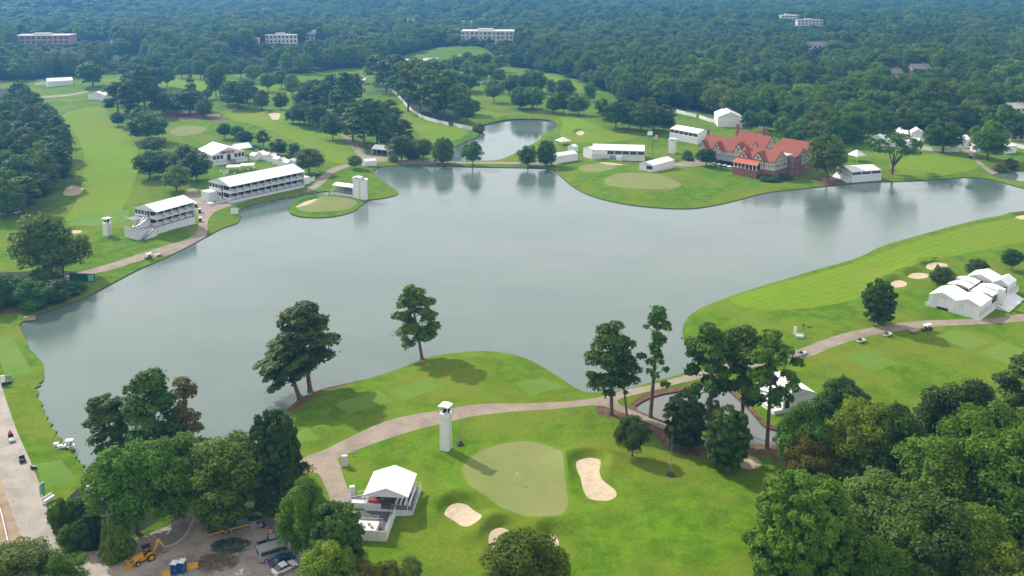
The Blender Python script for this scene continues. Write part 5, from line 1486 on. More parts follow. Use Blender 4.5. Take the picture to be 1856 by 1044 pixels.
# ------------------------------------------------------------------ tents, sheds and fences round the course
# event compound at the right
loc, rz, L = frame((1677, 553), (1776, 581))
ev = empty('event_pavilion', loc, rz, 'white event compound on a raised deck at the right edge beside the cart path', 'pavilion')
def lp(px, py, z=1.0, base=loc, r=rz):
    x, y = flat(px, py, z); dx, dy = x - base[0], y - base[1]
    return dx * math.cos(r) + dy * math.sin(r), -dx * math.sin(r) + dy * math.cos(r)
deck(ev, 0, L, 0, 36, 1.5, mat='deckgrey', skirt='fabric', n=5)
MB().box(.15, L - .15, 12.3, 35.8, 1.5, 1.54).build('deck_carpet', MAT['deck'], ev)
H2 = L / 2
for x0, x1, y0 in ((.6, H2 + .2, .9), (H2 + .5, L - .3, .3)):
    gable_roof(ev, x0, x1, y0, y0 + 10.5, 4.3, 5.8, 'y', 2, .1)
    for sd in 'flrb': wall_run(ev, sd, x0, x1, y0, y0 + 10.5, 1.5, 4.3, 3 if sd in 'fb' else 2, 'fabric')
    MB().box(x0 + 1.2, x0 + 2.6, y0 - .05, y0, 1.6, 4.0).build('door', MAT['scrim'], ev)
MB().box(3.6, 7.0, -.12, -.05, .05, 1.3).build('deck_opening', MAT['dark'], ev)
railing(ev, (L, 0, 1.5), (L, 36, 1.5), 1.05, infill=True); railing(ev, (0, 12, 1.5), (0, 36, 1.5), 1.05)
def vault(parent, x, y, w, d, ze, rise):
    b = MB(); n = 7; pr = []
    for i in range(n + 1):
        t = i / n; pr.append((x - w / 2 + w * t, ze + rise * math.sin(math.pi * (.08 + .84 * t))))
    b.prism(pr + [(p[0], p[1] - .12) for p in pr[::-1]], y - d / 2, y + d / 2, 'y')
    c = b.build('curved_canopy', MAT['fabric'], parent)
    posts(parent, [(x - w / 2 + .3, y - d / 2 + .3), (x + w / 2 - .3, y - d / 2 + .3), (x - w / 2 + .3, y + d / 2 - .3), (x + w / 2 - .3, y + d / 2 - .3)], 1.5, ze + rise * .35, .1)
    k = MB().bar((x - w / 2, y - d / 2, ze + .2), (x + w / 2, y - d / 2, ze + .2), .08); k.build('canopy_beam', MAT['white'], parent)
for x, y in ((4.4, 17.5), (4.4, 23.2), (12.2, 15.5), (12.2, 21.2)): vault(ev, x, y, 7.0, 5.0, 4.0, .9)
for i in range(6): MB().box(2 + i * 2.2, 3.4 + i * 2.2, 18.6, 19.3, 1.5, 2.3).build('lounge_sofa', MAT['alu' if i % 2 else 'white'], ev)
for x0, x1, y0 in ((3.0, 11.0, 27.2), (11.2, L - .4, 26.2)):
    gable_roof(ev, x0, x1, y0, y0 + 8.5, 4.5, 6.0, 'y', 2, .1)
    posts(ev, [(x0 + .1 + i * (x1 - x0 - .2) / 3, y0 + .1) for i in range(4)], 1.5, 4.5, .12)
    MB().box(x0, x1, y0 + .05, y0 + .15, 3.9, 4.5).build('fascia', MAT['white'], ev); MB().box(x0 + .2, x1 - .2, y0 + 3.5, y0 + 3.7, 1.5, 4.3).build('inner_wall', MAT['dark'], ev)
    MB().box(x0 + .5, x0 + (x1 - x0) * .45, y0 + .5, y0 + 1.2, 1.5, 2.7).build('serving_counter', MAT['red'], ev)
    for sd in 'lrb': wall_run(ev, sd, x0, x1, y0, y0 + 8.5, 1.5, 4.5, 2, 'fabric')
MB().box(16.4, 18.2, 15.2, 17.0, 1.54, 6.4).build('banner_column', MAT['fabric'], ev)
MB().prism([(L + .1, -.3), (L + 4.5, -.3), (L + .1, 1.45)], 14, 30, 'y').build('entry_ramp', MAT['scrim'], ev)
# tent at the small pond
pt, L = simple_tent('pond_tent', (1419, 748), (1476, 738), 11.5, 3.9, 5.7, 'white gabled tent on a skirted deck beside the small pond, half hidden by a pine', 'y', 3, base=1.0, side_n=3)
MB().box(.5, 1.7, -.08, -.03, 1.0, 3.1).build('doorway', MAT['dark'], pt)
MB().box(-2.6, -.2, -.2, 11, -.3, .9).build('side_platform', MAT['fabric'], pt); railing(pt, (L + .3, -1, 1.0), (L + .3, 9, 1.0), 1.05); MB().prism([(L + .2, -.3), (L + 3.4, -.3), (L + .2, .95)], 0, 8, 'y').build('entry_ramp', MAT['scrim'], pt)
# tents left of the clubhouse
t_, L = simple_tent('hospitality_tent', (1073, 289), (1168, 292), 13, 5.8, 7.9, 'long white hospitality tent with an outside stair between the upper pond and the flagpole', 'x', 7, base=2.4, win=(2, 3, 4, 5, 6), cat='tent')
stairs(t_, (11, -4.2, 0), (11, -.3, 2.4), 2.2); railing(t_, (0, -.2, 2.4), (L, -.2, 2.4), 1.0, infill=True); MB().box(13.5, 16.5, -3.2, -.3, 0, 2.9).build('entrance_box', MAT['white'], t_)
simple_tent('tent', (1057, 284), (1074, 289), 12, 5.2, 6.6, 'white block shaped tent joined to the left end of the long hospitality tent', 'y', 2)
simple_tent('tent', (1183, 312), (1222, 303.5), 8.5, 4.2, 5.6, 'small white tent with a dark window on the lawn left of the clubhouse', 'x', 3, base=1.1, lat=(0,))
simple_tent('tent', (1008, 297), (1047, 290.5), 7.5, 4.2, 5.3, 'small white tent at the right end of the causeway beside two trees', 'x', 3)
simple_tent('tent', (1029, 274), (1039, 276), 4, 3.2, 4.2, 'tiny white shed behind the small tent at the end of the causeway', 'y', 1)
def pyramid(px, py, w, h, label, group=None, rz=.5, name='pyramid_tent'):
    x, y, z = at(px, py); o = empty(name, (x, y, z), rz, label, 'tent', group)
    MB().taper(-w / 2, w / 2, -w / 2, w / 2, h * .55, h, w / 2 - .1, w / 2 - .1).build('canopy', MAT['fabric'], o)
    posts(o, [(-w / 2 + .1, -w / 2 + .1), (w / 2 - .1, -w / 2 + .1), (-w / 2 + .1, w / 2 - .1), (w / 2 - .1, w / 2 - .1)], 0, h * .56, .06)
    return o
pyramid(1021, 262, 7.5, 4.6, 'white pyramid canopy on the grass beside the upper pond')
pyramid(1552, 292, 7.5, 6.5, 'white peaked canopy just behind the waterside stand')
pyramid(1630, 243, 4.5, 4.6, 'small white peaked canopy at the forest edge above the tents')
t_, L = simple_tent('stand_tent', (1214, 251), (1264, 261.5), 12, 6.6, 8.4, 'white roofed stand with a glazed front right behind the left end of the clubhouse', 'x', 6, base=3.4, win=range(6), cat='grandstand')
simple_tent('tent', (1301, 230), (1345, 231), 22, 7.0, 10.5, 'largest white tent with a high gable behind the clubhouse roof', 'y', 4)
simple_tent('tent', (1389, 228), (1413, 231), 12, 4.2, 6.2, 'low white tent at the forest edge right of the largest tent', 'x', 2)
t_, L = simple_tent('waterside_stand', (1543, 331), (1596, 326.5), 13, 5.6, 7.0, 'white stand with a dark window band right at the water beside the bright oak', 'x', 3, base=2.9, win=(0, 1, 2), cat='grandstand')
MB().prism([(-3.2, -.4), (-.2, -.4), (-.2, 2.7)], .5, 12.5, 'y').build('entry_ramp', MAT['scrim'], t_)
for a, c, d, ze, zr, rg, nb, lb in (((1596, 264), (1664, 270), 9, 4.4, 6.2, 'x', 5, 'long low white tent behind the open oak'), ((1651, 258), (1674, 259), 10, 6.0, 8.4, 'y', 2, 'tall white gabled tent left of the dark oak at the forest edge'),
                            ((1678, 254), (1692, 255), 8, 4.6, 6.4, 'y', 1, 'narrow white gabled tent next to the tall one at the forest edge'), ((1578, 262), (1600, 264), 8, 4.2, 6.0, 'y', 2, 'white gabled tent just right of the white peaked canopy'), ((1625, 255), (1646, 256), 8, 4.6, 6.4, 'x', 2, 'low white tent at the forest edge above the open oak'),
                            ((1696, 264), (1722, 266), 8, 4.4, 6.2, 'x', 2, 'white tent half hidden behind the dark oak at the forest edge'), ((1768, 276), (1782, 276), 6, 4.0, 5.4, 'y', 1, 'narrow white tent left of the large dense oak at the path'), ((1736, 268), (1758, 268), 9, 5.0, 7.2, 'x', 2, 'white tent between the dark oak and the large dense oak'),
                            ((1815, 279), (1842, 277), 6, 4.4, 5.2, 'x', 2, 'white boxy stand at the far right beside the large dense oak'), ((86, 158), (133, 153.5), 11, 5.0, 7.4, 'x', 6, 'long white tent at the far end of the left fairway'),
                            ((160, 180), (190, 183), 13, 4.6, 7.0, 'y', 3, 'white gabled tent beside the far left fairway path'), ((661, 301.5), (683, 300.5), 4.5, 3.0, 4.0, 'x', 2, 'little white shed on the grass left of the causeway'),
                            ((644, 152.5), (663, 152.5), 9, 3.8, 5.2, 'x', 2, 'little white tent above the winding fence beside the pine grove'), ((733, 118), (748, 118), 9, 4.4, 6.4, 'x', 1, 'leftmost small white tent on the rise beyond the pine grove'),
                            ((768, 117), (795, 117), 9, 4.0, 7.0, 'x', 2, 'widest white tent on the rise beyond the pine grove'), ((822, 107), (832, 107), 8, 4.4, 6.4, 'y', 1, 'small white tent at the top of the rise below the concrete building'),
                            ((842, 107), (849, 107), 6, 5.0, 6.4, 'y', 1, 'tiny white tent farthest right at the top of the rise'), ((795, 133), (808, 134), 8, 4.0, 5.6, 'x', 1, 'small white tent on the slope among the trees of the rise'),
                            ((821, 151), (838, 152), 8, 3.6, 5.2, 'x', 2, 'low white tent behind the round tree left of the upper fairway'), ((862, 151), (874, 151), 8, 5.0, 6.2, 'x', 1, 'white tent right of the round tree on the upper fairway'),
                            ((155, 910), (186, 908), 4.2, 2.6, 3.7, 'x', 2, 'small white peaked tent half hidden under the roadside wood')):
    simple_tent('tent', a, c, d, ze, zr, lb, rg, nb)
t_, L = simple_tent('dark_tent', (673, 279), (702, 282), 8, 3.2, 5.0, 'open sided tent with a dark inside left of the causeway trees', 'x', 3, open_front=True)
# fences of white hoarding
def fence(path, label, h=2.4, step=5.0, mat='fabric'):
    P = [at(*p) for p in path]; x0, y0, z0 = P[0]
    o = empty('hoarding_fence', (x0, y0, z0), 0, label, 'fence'); k = 0
    for a, c in zip(P, P[1:]):
        L_ = math.hypot(c[0] - a[0], c[1] - a[1]); n = max(1, round(L_ / step))
        for i in range(n):
            xa, ya = a[0] + (c[0] - a[0]) * i / n, a[1] + (c[1] - a[1]) * i / n; w = L_ / n
            q = piece(o, 'panel', lambda: MB().box(.04, w - .04, -.05, .05, -.6, h).box(0, .1, -.09, .09, -.6, h + .1).box(w * .48, w * .52, .05, .9, 0, .08), ('fp', round(w, 1), h), mat, (xa - x0, ya - y0, hz(xa, ya) - z0))
            q.rotation_euler = (0, 0, math.atan2(c[1] - a[1], c[0] - a[0]))
    return o
fence([(616, 171), (634, 168), (658, 167), (684, 166), (711, 165)], 'upper straight run of white hoarding fence left of the pine grove')
fence([(712, 167), (722, 176), (731, 186), (740, 197), (750, 205), (762, 213), (778, 219), (796, 224), (813, 227.5)], 'winding white hoarding fence along the front of the pine grove')
fence([(822, 229), (838, 232.5), (856, 237.5)], 'short white hoarding run ending at the upper pond')
fence([(1226, 204), (1244, 209), (1262, 213)], 'white hoarding fence at the forest edge above the roofed stand')
fence([(1267, 214), (1284, 220), (1300, 224)], 'white hoarding fence leading to the largest tent')
fence([(1346, 229), (1368, 229), (1388, 231)], 'white hoarding fence between the two tents behind the clubhouse')
fence([(1662, 270), (1690, 274), (1716, 276), (1738, 275)], 'white hoarding fence under the dark oak at the far right')
fence([(64, 155), (84, 153)], 'white hoarding fence left of the long far tent')
fence([(234, 158), (243, 164), (246, 172)], 'white hoarding fence glimpsed through the trees of the far left fairway')
fence([(1820, 263), (1856, 270), (1900, 277)], 'white hoarding fence at the right edge beyond the boxy stand')

# ------------------------------------------------------------------ buildings in the forest
def far_house(px, py, w, d, h, rz, label, wall='house', roof='houseroof', flat_=False, group=None, cat='house', nw=4, floors=2):
    x, y = min(((math.hypot(k[0] - px, k[1] - py), v) for k, v in HILLTOP.items()))[1] if any(math.hypot(k[0] - px, k[1] - py) < 6 for k in HILLTOP) else at(px, py)[:2]
    z = hz(x, y); o = empty('house' if cat == 'house' else 'building', (x, y, z - .5), rz, label, cat, group)
    wl_ = MB().box(-w / 2, w / 2, -d / 2, d / 2, -1, h)
    if not flat_: wl_.prism([(-d / 2 + .1, h), (d / 2 - .1, h), (0, h + d * .34)], -w / 2 + .1, w / 2 - .1, 'x')
    wo = wl_.build('wall', MAT[wall], o)
    if flat_:
        MB().box(-w / 2 - .6, w / 2 + .6, -d / 2 - .6, d / 2 + .6, h, h + .7).build('roof', MAT[roof], o)
        MB().box(-w * .2, w * .1, -d * .2, d * .2, h + .7, h + 2.6).build('roof_plant', MAT['flatroof'], o)
    else:
        e = .34 * .6
        r = MB().slab([(-w / 2 - .5, -d / 2 - .6, h - e), (w / 2 + .5, -d / 2 - .6, h - e), (w / 2 + .5, 0, h + d * .34 + .15), (-w / 2 - .5, 0, h + d * .34 + .15)], .2)
        r.slab([(w / 2 + .5, d / 2 + .6, h - e), (-w / 2 - .5, d / 2 + .6, h - e), (-w / 2 - .5, 0, h + d * .34 + .15), (w / 2 + .5, 0, h + d * .34 + .15)], .2).build('roof', MAT[roof], o)
        MB().box(w * .2, w * .2 + 1.2, -.6, .6, h, h + d * .34 + 1.4).build('chimney', MAT['brick'], o)
    for f in range(floors):
        fh = h / floors
        for i in range(nw):
            ww = w / nw * .5
            piece(o, 'window', lambda: MB().box(0, ww, -.06, .06, 0, fh * .5), ('hw', round(ww, 2), round(fh, 2)), 'glass', (-w / 2 + (i + .25) * w / nw, -d / 2, f * fh + fh * .3))
    return o
far_house(85, 91, 62, 26, 10, .10, 'long flat roofed brick building in the forest at the far left', 'pinkbrick', 'concrete', True, cat='building', nw=10)
cb = far_house(885, 78, 64, 30, 15, -.05, 'big pale concrete building with a flat roof rising from the forest', 'concrete', 'flatroof', True, cat='building', nw=12, floors=3)
for i in range(9): piece(cb, 'column', lambda: MB().box(-.4, .4, -.4, .4, 0, 15), 'ccol', 'concrete', (-31 + i * 7.75, -15.6, 0))
far_house(512, 89, 38, 20, 10, .15, 'white flat roofed building in the forest left of centre', 'house', 'house', True, cat='building', nw=8)
far_house(118, 21, 62, 30, 16, 0, 'bright white building far off in the forest at the upper left', 'house', 'house', True, cat='building', nw=8)
far_house(448, 103, 30, 16, 7, .2, 'pinkish apartment block with a pitched roof under the white flat roofed building', 'pinkbrick', 'pinkbrick', cat='building', nw=7)
far_house(425, 106, 24, 14, 8, -.2, 'lower pinkish apartment block left of its pitched roof neighbour', 'pinkbrick', 'pinkbrick', cat='building', nw=6)
far_house(232, 101, 34, 16, 7, -.25, 'pink roofed apartment block near the far left brick building', 'pinkbrick', 'pinkbrick', cat='building', nw=7)
far_house(575, 85, 26, 14, 9, .1, 'pale pitched roof house right of the white flat roofed building', 'house', 'concrete', nw=5)
far_house(1428, 46, 30, 16, 8, .1, 'left one of two white buildings far off in the forest at the upper right', 'house', 'house', True, cat='building', nw=6)
far_house(1466, 54, 40, 16, 8, -.1, 'right one of two far white buildings, with an orange toned roof', 'house', 'tan', True, cat='building', nw=7)
far_house(1668, 126, 15, 11, 9, -.5, 'white half hidden house with a steep gable in the forest at the right', 'house', 'houseroof', nw=4)
far_house(1664, 144, 17, 11, 7, .1, 'brick house with a grey roof just below the white gabled house', 'pinkbrick', 'houseroof', nw=4)
far_house(1618, 150, 13, 10, 7, .4, 'small grey roofed house left of the brick house in the forest', 'house', 'houseroof', nw=3)
far_house(1652, 193, 16, 9, 5, -.1, 'low pale roofed house in the forest above the white tents', 'house', 'concrete', nw=4, floors=1)
far_house(1842, 252, 14, 10, 5, .1, 'beige house with a grey roof at the right edge behind the large oak', 'tan', 'houseroof', nw=3, floors=1)
far_house(1478, 96, 22, 12, 8, .0, 'grey roofed house in the forest above the clubhouse', 'house', 'houseroof', nw=4)
far_house(1836, 214, 12, 9, 6, .2, 'pale house half hidden by trees at the upper right edge', 'house', 'concrete', nw=3)
LMG = 'tall light masts in the forest'
for px, py in ((740, 72), (750, 72), (841, 76), (855, 76)):
    x, y, z = at(px, py); o = empty('light_mast', (x, y, z), 0, 'tall thin light mast standing above the forest near the concrete building', 'mast', LMG)
    MB().tube((0, 0, -1), (0, 0, 30), .35, .2, 6).build('pole', MAT['alu'], o); MB().box(-1.6, 1.6, -.2, .2, 28.6, 30.2).build('lamp_head', MAT['alu'], o)
# ------------------------------------------------------------------ vehicles
def heading(A, B):
    """A: rear, B: front, ground pixels -> middle and turn"""
    a, c = at(*A), at(*B)
    return ((a[0] + c[0]) / 2, (a[1] + c[1]) / 2, (a[2] + c[2]) / 2), math.atan2(c[1] - a[1], c[0] - a[0])

def wheels(o, xs, hw, r, w=.22):
    for x in xs:
        for s in (1, -1):
            t = piece(o, 'wheel', lambda: MB().wheel(0, 0, 0, r, w), ('wh', r, w), 'rubber', (x, s * hw, r))
            piece(t, 'rim', lambda: MB().wheel(0, 0, 0, r * .55, w + .03, 10), ('ri', r, w), 'alu', (0, 0, 0))

def car(A, B, label, paint, kind='sedan'):
    loc, rz = heading(A, B); o = empty({'sedan': 'parked_car', 'van': 'van', 'pickup': 'pickup_truck'}[kind], loc, rz, label, {'sedan': 'car', 'van': 'van', 'pickup': 'pickup'}[kind])
    if kind == 'sedan':
        L, W, H = 4.6, 1.8, 1.45; body = [(-2.3, .35), (2.3, .35), (2.3, .68), (1.2, .9), (-1.75, .95), (-2.3, .85)]; cab = [(-1.85, .93), (1.05, .88), (.35, 1.4), (-1.05, 1.42)]; xs = (1.4, -1.4)
    elif kind == 'van':
        L, W, H = 6.2, 2.0, 2.7; body = [(-3.1, .4), (3.1, .4), (3.1, 1.05), (2.45, 1.3), (1.75, 2.45), (1.4, 2.68), (-3.0, 2.7), (-3.1, 2.5)]; cab = None; xs = (2.1, -1.9)
    else:
        L, W, H = 5.6, 1.95, 1.85; body = [(-2.8, .5), (2.8, .5), (2.8, .95), (1.5, 1.12), (-2.8, 1.1)]; cab = [(-.75, 1.1), (1.45, 1.1), (.75, 1.82), (-.6, 1.85)]; xs = (1.8, -1.75)
    MB().prism(body, -W / 2, W / 2, 'y').build('body', MAT[paint], o, bevel=.10)
    if cab:
        c = MB().prism(cab, -W / 2 + .14, W / 2 - .14, 'y').build('cabin_glass', MAT['glass'], o, bevel=.06)
        x0, x1 = cab[3][0] + .05, cab[2][0] - .05
        MB().box(x0, x1, -W / 2 + .16, W / 2 - .16, H - .06, H + .01).build('roof', MAT[paint], o, bevel=.04)
    if kind == 'van':
        for s in (1, -1):
            MB().box(-2.7, .95, s * (W / 2 + .005) - .02, s * (W / 2 + .005) + .02, 1.45, 2.2).build('side_window', MAT['glass'], o); MB().prism([(1.1, 1.4), (2.1, 1.4), (1.6, 2.2), (1.1, 2.2)], s * W / 2 - .015, s * W / 2 + .02, 'y').build('door_window', MAT['glass'], o)
        MB().slab([(2.50, -.85, 1.38), (2.50, .85, 1.38), (1.86, .85, 2.38), (1.86, -.85, 2.38)], .03).build('windscreen', MAT['glass'], o)
        MB().box(-3.13, -3.1, -.8, .8, 1.4, 2.3).build('rear_window', MAT['glass'], o)
        for i in range(5): piece(o, 'roof_rib', lambda: MB().box(-2.1, 2.1, -.03, .03, 0, .03), 'rr', paint, (-.8, -.6 + i * .3, 2.7))
    if kind == 'pickup':
        MB().box(-2.7, -.85, -.8, .8, 1.0, 1.115).build('bed_floor', MAT['black'], o)
    for s in (.62, -.62):
        MB().box(L / 2 - .04, L / 2 + .03, s - .2, s + .2, .62, .78).build('headlight', MAT['glass'], o); MB().box(-L / 2 - .03, -L / 2 + .04, s - .18, s + .18, .65, .85).build('tail_light', MAT['red'], o)
    wheels(o, xs, W / 2 - .08, .34 if kind == 'sedan' else .38)
    for s in (1, -1): MB().box(.75 if kind != 'van' else 1.75, .95 if kind != 'van' else 1.95, s * (W / 2 + .1) - .1, s * (W / 2 + .1) + .1, .95 if kind != 'van' else 1.4, 1.12 if kind != 'van' else 1.75).build('wing_mirror', MAT['black'], o)
    return o
car((469, 996), (517, 981), 'silver pickup parked behind the minibus in the yard', 'silver', 'pickup')
car((473, 1017), (524, 1001), 'silver minibus with dark side windows parked in the yard', 'silver', 'van')
car((494, 1028), (528, 1012), 'dark blue car parked beside the silver minibus', 'carblue')
car((500, 1042), (532, 1026), 'white car parked at the bottom edge beside the blue car', 'carwhite')

def cart(A, B, label, roof=True, paint='white', cargo=None, name='golf_cart', length=2.5, people=0):
    loc, rz = heading(A, B); o = empty(name, loc, rz, label, 'golf cart' if name == 'golf_cart' else 'utility cart')
    h = length / 2
    MB().prism([(-h, .32), (h, .32), (h, .55), (h - .35, .85), (h - .6, .88), (h - .75, .42), (-.1, .42), (-.1, .68), (-h, .68)], -.6, .6, 'y').build('body', MAT[paint], o, bevel=.05)
    MB().box(-.45, .1, -.55, .55, .68, .82).build('seat', MAT['black'], o, bevel=.03); MB().box(-.55, -.42, -.55, .55, .82, 1.25).build('seat_back', MAT['black'], o, bevel=.03)
    MB().tube((h - .62, .28, .8), (h - .85, .28, 1.05), .03).tube((h - .86, .28, 1.04), (h - .9, .28, 1.08), .18, n=10).build('steering_wheel', MAT['black'], o)
    if roof:
        MB().box(-h + .15, h - .55, -.6, .6, 1.86, 1.93).build('roof', MAT['white'], o, bevel=.03)
        for x, y in ((-h + .25, .52), (-h + .25, -.52)): piece(o, 'roof_post', lambda: MB().box(-.025, .025, -.025, .025, 0, 1.2), 'rp', 'black', (x, y, .66))
        for y in (.52, -.52): MB().bar((h - .5, y, .85), (h - .75, y, 1.87), .025).build('roof_post', MAT['black'], o)
    else: MB().box(-h + .02, -.6, -.58, .58, .68, .74).box(-h + .02, -h + .08, -.58, .58, .68, .98).box(-h, -.6, .53, .58, .68, .98).box(-h, -.6, -.58, -.53, .68, .98).build('cargo_bed', MAT['steel'], o)
    if cargo == 'red': MB().ball((-h + .45, 0, 1.15), .42, .45, .5, 10, 6).tube((-h + .45, 0, 1.5), (-h + .45, 0, 1.95), .2, .12, 8).build('red_tank', MAT['red'], o)
    if cargo == 'bags':
        for i in range(4): piece(o, 'bag', lambda: MB().tube((0, 0, 0), (-.15, 0, .85), .15, .13, 8), 'gb', 'white' if i % 2 else 'black', (-h + .15, -.42 + i * .28, .7))
    wheels(o, (h - .45, -h + .5), .52, .24, .18)
    return o
cart((1446, 647), (1462, 640), 'white golf cart loaded with bags, last of the convoy on the cart path', False, cargo='bags', length=2.9)
cart((1553, 622), (1569, 618), 'second white cart in the convoy, rolling up the cart path without a roof', False, length=2.8)
cart((1600, 611), (1617, 606), 'third white cart in the convoy, just behind the tan trailer', False, paint='white', length=3.0)
uv = cart((1668, 602), (1692, 596), 'dark four seat utility vehicle leading the convoy on the cart path', True, 'black', name='utility_vehicle', length=4.0)
loc, rz = heading((1649, 605), (1665, 601)); tr = empty('flat_trailer', loc, rz, 'tan flat trailer behind the dark utility vehicle on the cart path', 'trailer')
MB().box(-1.5, 1.4, -.8, .8, .55, .68).build('deck', MAT['tan'], tr); MB().box(-1.5, 1.4, .76, .8, .68, .9).box(-1.5, 1.4, -.8, -.76, .68, .9).box(-1.5, -1.45, -.8, .8, .68, .9).build('side_rail', MAT['steel'], tr); MB().bar((1.4, 0, .5), (2.3, 0, .45), .05).build('drawbar', MAT['steel'], tr); wheels(tr, (-.3,), .85, .28, .18)
cart((277, 466), (262, 471), 'dark utility cart on the lakeside path below the shorter hospitality stand', True, 'black', name='utility_vehicle', length=3.0)
loc, rz = heading((294, 461), (280, 465.5)); tr = empty('flat_trailer', loc, rz, 'pale flat trailer pulled by the dark cart on the lakeside path', 'trailer')
MB().box(-1.4, 1.4, -.75, .75, .5, .62).build('deck', MAT['alu'], tr); MB().box(-1.4, 1.4, .7, .75, .62, .85).box(-1.4, 1.4, -.75, -.7, .62, .85).build('side_rail', MAT['alu'], tr); MB().bar((1.4, 0, .5), (2.2, 0, .45), .05).build('drawbar', MAT['steel'], tr); wheels(tr, (-.2,), .8, .26, .18)
cart((16, 787), (25, 808), 'white utility cart with a red tank on the concrete road', False, cargo='red', name='utility_vehicle', length=3.2)
cart((38, 829), (43, 844), 'black boxy cart on the concrete road below the red tank cart', False, 'black', name='utility_vehicle', length=2.4)
cart((131, 811), (119, 812), 'white golf cart at the water edge by the left shore tee', True, length=2.4)
cart((362, 396), (364, 408), 'dark golf cart nearest the path bend beside the shorter hospitality stand', True, 'black', length=2.4)
cart((361, 380), (363, 391), 'dark golf cart in the middle of the row beside the shorter hospitality stand', True, 'black', length=2.4)
cart((352, 372), (358, 379), 'dark golf cart farthest up in the row beside the shorter hospitality stand', True, 'black', length=2.4)
cart((1756, 284), (1762, 290), 'small dark cart on the path below the large dense oak', True, 'black', length=2.4)
cart((24, 388), (40, 384), 'white cart parked in the shade at the edge of the left wood', True, length=3.4)
cart((573, 322), (579, 316), 'dark golf cart at the right end of the long hospitality stand', True, 'black', length=2.4)

# digger
loc, rz = heading((276, 1011), (249, 1022)); bh = empty('backhoe_loader', loc, rz, 'yellow digger with a raised rear arm parked under the trees of the yard', 'digger')
MB().box(-1.6, 1.2, -.5, .5, .55, 1.0).build('chassis', MAT['yellow'], bh, bevel=.04)
MB().prism([(.2, 1.0), (2.1, .95), (2.1, 1.35), (.2, 1.75)], -.45, .45, 'y').build('hood', MAT['yellow'], bh, bevel=.06)
for s in (.75, -.75):
    t = piece(bh, 'wheel', lambda: MB().wheel(0, 0, 0, .72, .45, 16), 'bw', 'rubber', (-.9, s * 1.1, .72)); piece(t, 'rim', lambda: MB().wheel(0, 0, 0, .42, .48, 12), 'bwr', 'yellow', (0, 0, 0))
    t = piece(bh, 'wheel', lambda: MB().wheel(0, 0, 0, .45, .3, 14), 'fw', 'rubber', (1.45, s * 1.1, .45)); piece(t, 'rim', lambda: MB().wheel(0, 0, 0, .26, .33, 10), 'fwr', 'yellow', (0, 0, 0))
    MB().prism([(-1.65, 1.15), (-1.3, 1.55), (-.5, 1.55), (-.1, 1.15), (-.2, 1.1), (-.55, 1.45), (-1.25, 1.45), (-1.55, 1.1)], s * .85 - .3, s * .85 + .3, 'y').build('fender', MAT['yellow'], bh)
    MB().prism([(.4, 1.35), (.6, 1.5), (2.2, .9), (2.9, .45), (2.7, .35), (2.1, .68)], s * .75 - .08, s * .75 + .08, 'y').build('loader_arm', MAT['yellow'], bh)
MB().prism([(2.7, .1), (3.5, .05), (3.5, .12), (2.85, .3), (2.85, .8), (3.1, .95), (3.0, 1.02), (2.7, .85)], -1.1, 1.1, 'y').build('bucket', MAT['yellow'], bh)
MB().box(-.75, -.2, -.3, .3, 1.1, 1.3).box(-.85, -.72, -.3, .3, 1.3, 1.85).build('seat', MAT['black'], bh); MB().bar((.15, 0, 1.5), (-.1, 0, 1.95), .04).tube((-.1, 0, 1.93), (-.13, 0, 1.97), .2, n=10).build('steering_wheel', MAT['black'], bh)
for x, y in ((-1.0, .55), (-1.0, -.55), (.25, .55), (.25, -.55)): piece(bh, 'canopy_post', lambda: MB().box(-.035, .035, -.035, .035, 0, 1.3), 'cap', 'black', (x, y, 1.4))
MB().box(-1.15, .4, -.65, .65, 2.68, 2.76).build('canopy', MAT['black'], bh, bevel=.03)
MB().prism([(-1.7, .8), (-1.45, 1.0), (-2.3, 3.1), (-2.65, 3.3), (-2.75, 3.0)], -.15, .15, 'y').build('boom', MAT['yellow'], bh); MB().prism([(-2.75, 3.35), (-2.4, 3.2), (-3.5, 1.2), (-3.75, 1.25)], -.12, .12, 'y').build('dipper_arm', MAT['yellow'], bh)
MB().prism([(-3.8, 1.3), (-3.4, 1.1), (-3.2, .5), (-3.6, .35), (-4.0, .7)], -.3, .3, 'y').build('digging_bucket', MAT['steel'], bh)
for s in (1, -1): MB().bar((-1.6, s * .5, .8), (-1.9, s * 1.2, .1), .08).box(-2.1, -1.7, s * 1.2 - .2, s * 1.2 + .2, .0, .08).build('stabiliser', MAT['yellow'], bh)

# portable toilets
for px, py, lb in ((317, 1039, 'left blue portable toilet at the bottom of the yard'), (331, 1036, 'right blue portable toilet at the bottom of the yard')):
    x, y, z = at(px, py); o = empty('portable_toilet', (x, y, z), -.12, lb, 'toilet')
    MB().box(-.56, .56, -.58, .58, .08, 2.05).build('cabin', MAT['blue'], o, bevel=.04); MB().box(-.6, .6, -.62, .62, 0, .12).build('skid', MAT['black'], o)
    MB().taper(-.6, .6, -.62, .62, 2.05, 2.32, .14, .14).build('roof', MAT['white'], o); dr = MB().box(-.4, .4, -.615, -.58, .2, 1.95).build('door', MAT['carblue'], o); MB().box(.25, .33, -.65, -.61, 1.0, 1.12).build('handle', MAT['alu'], dr)
    MB().tube((.4, .4, 2.2), (.4, .4, 2.7), .05).build('vent_pipe', MAT['white'], o)
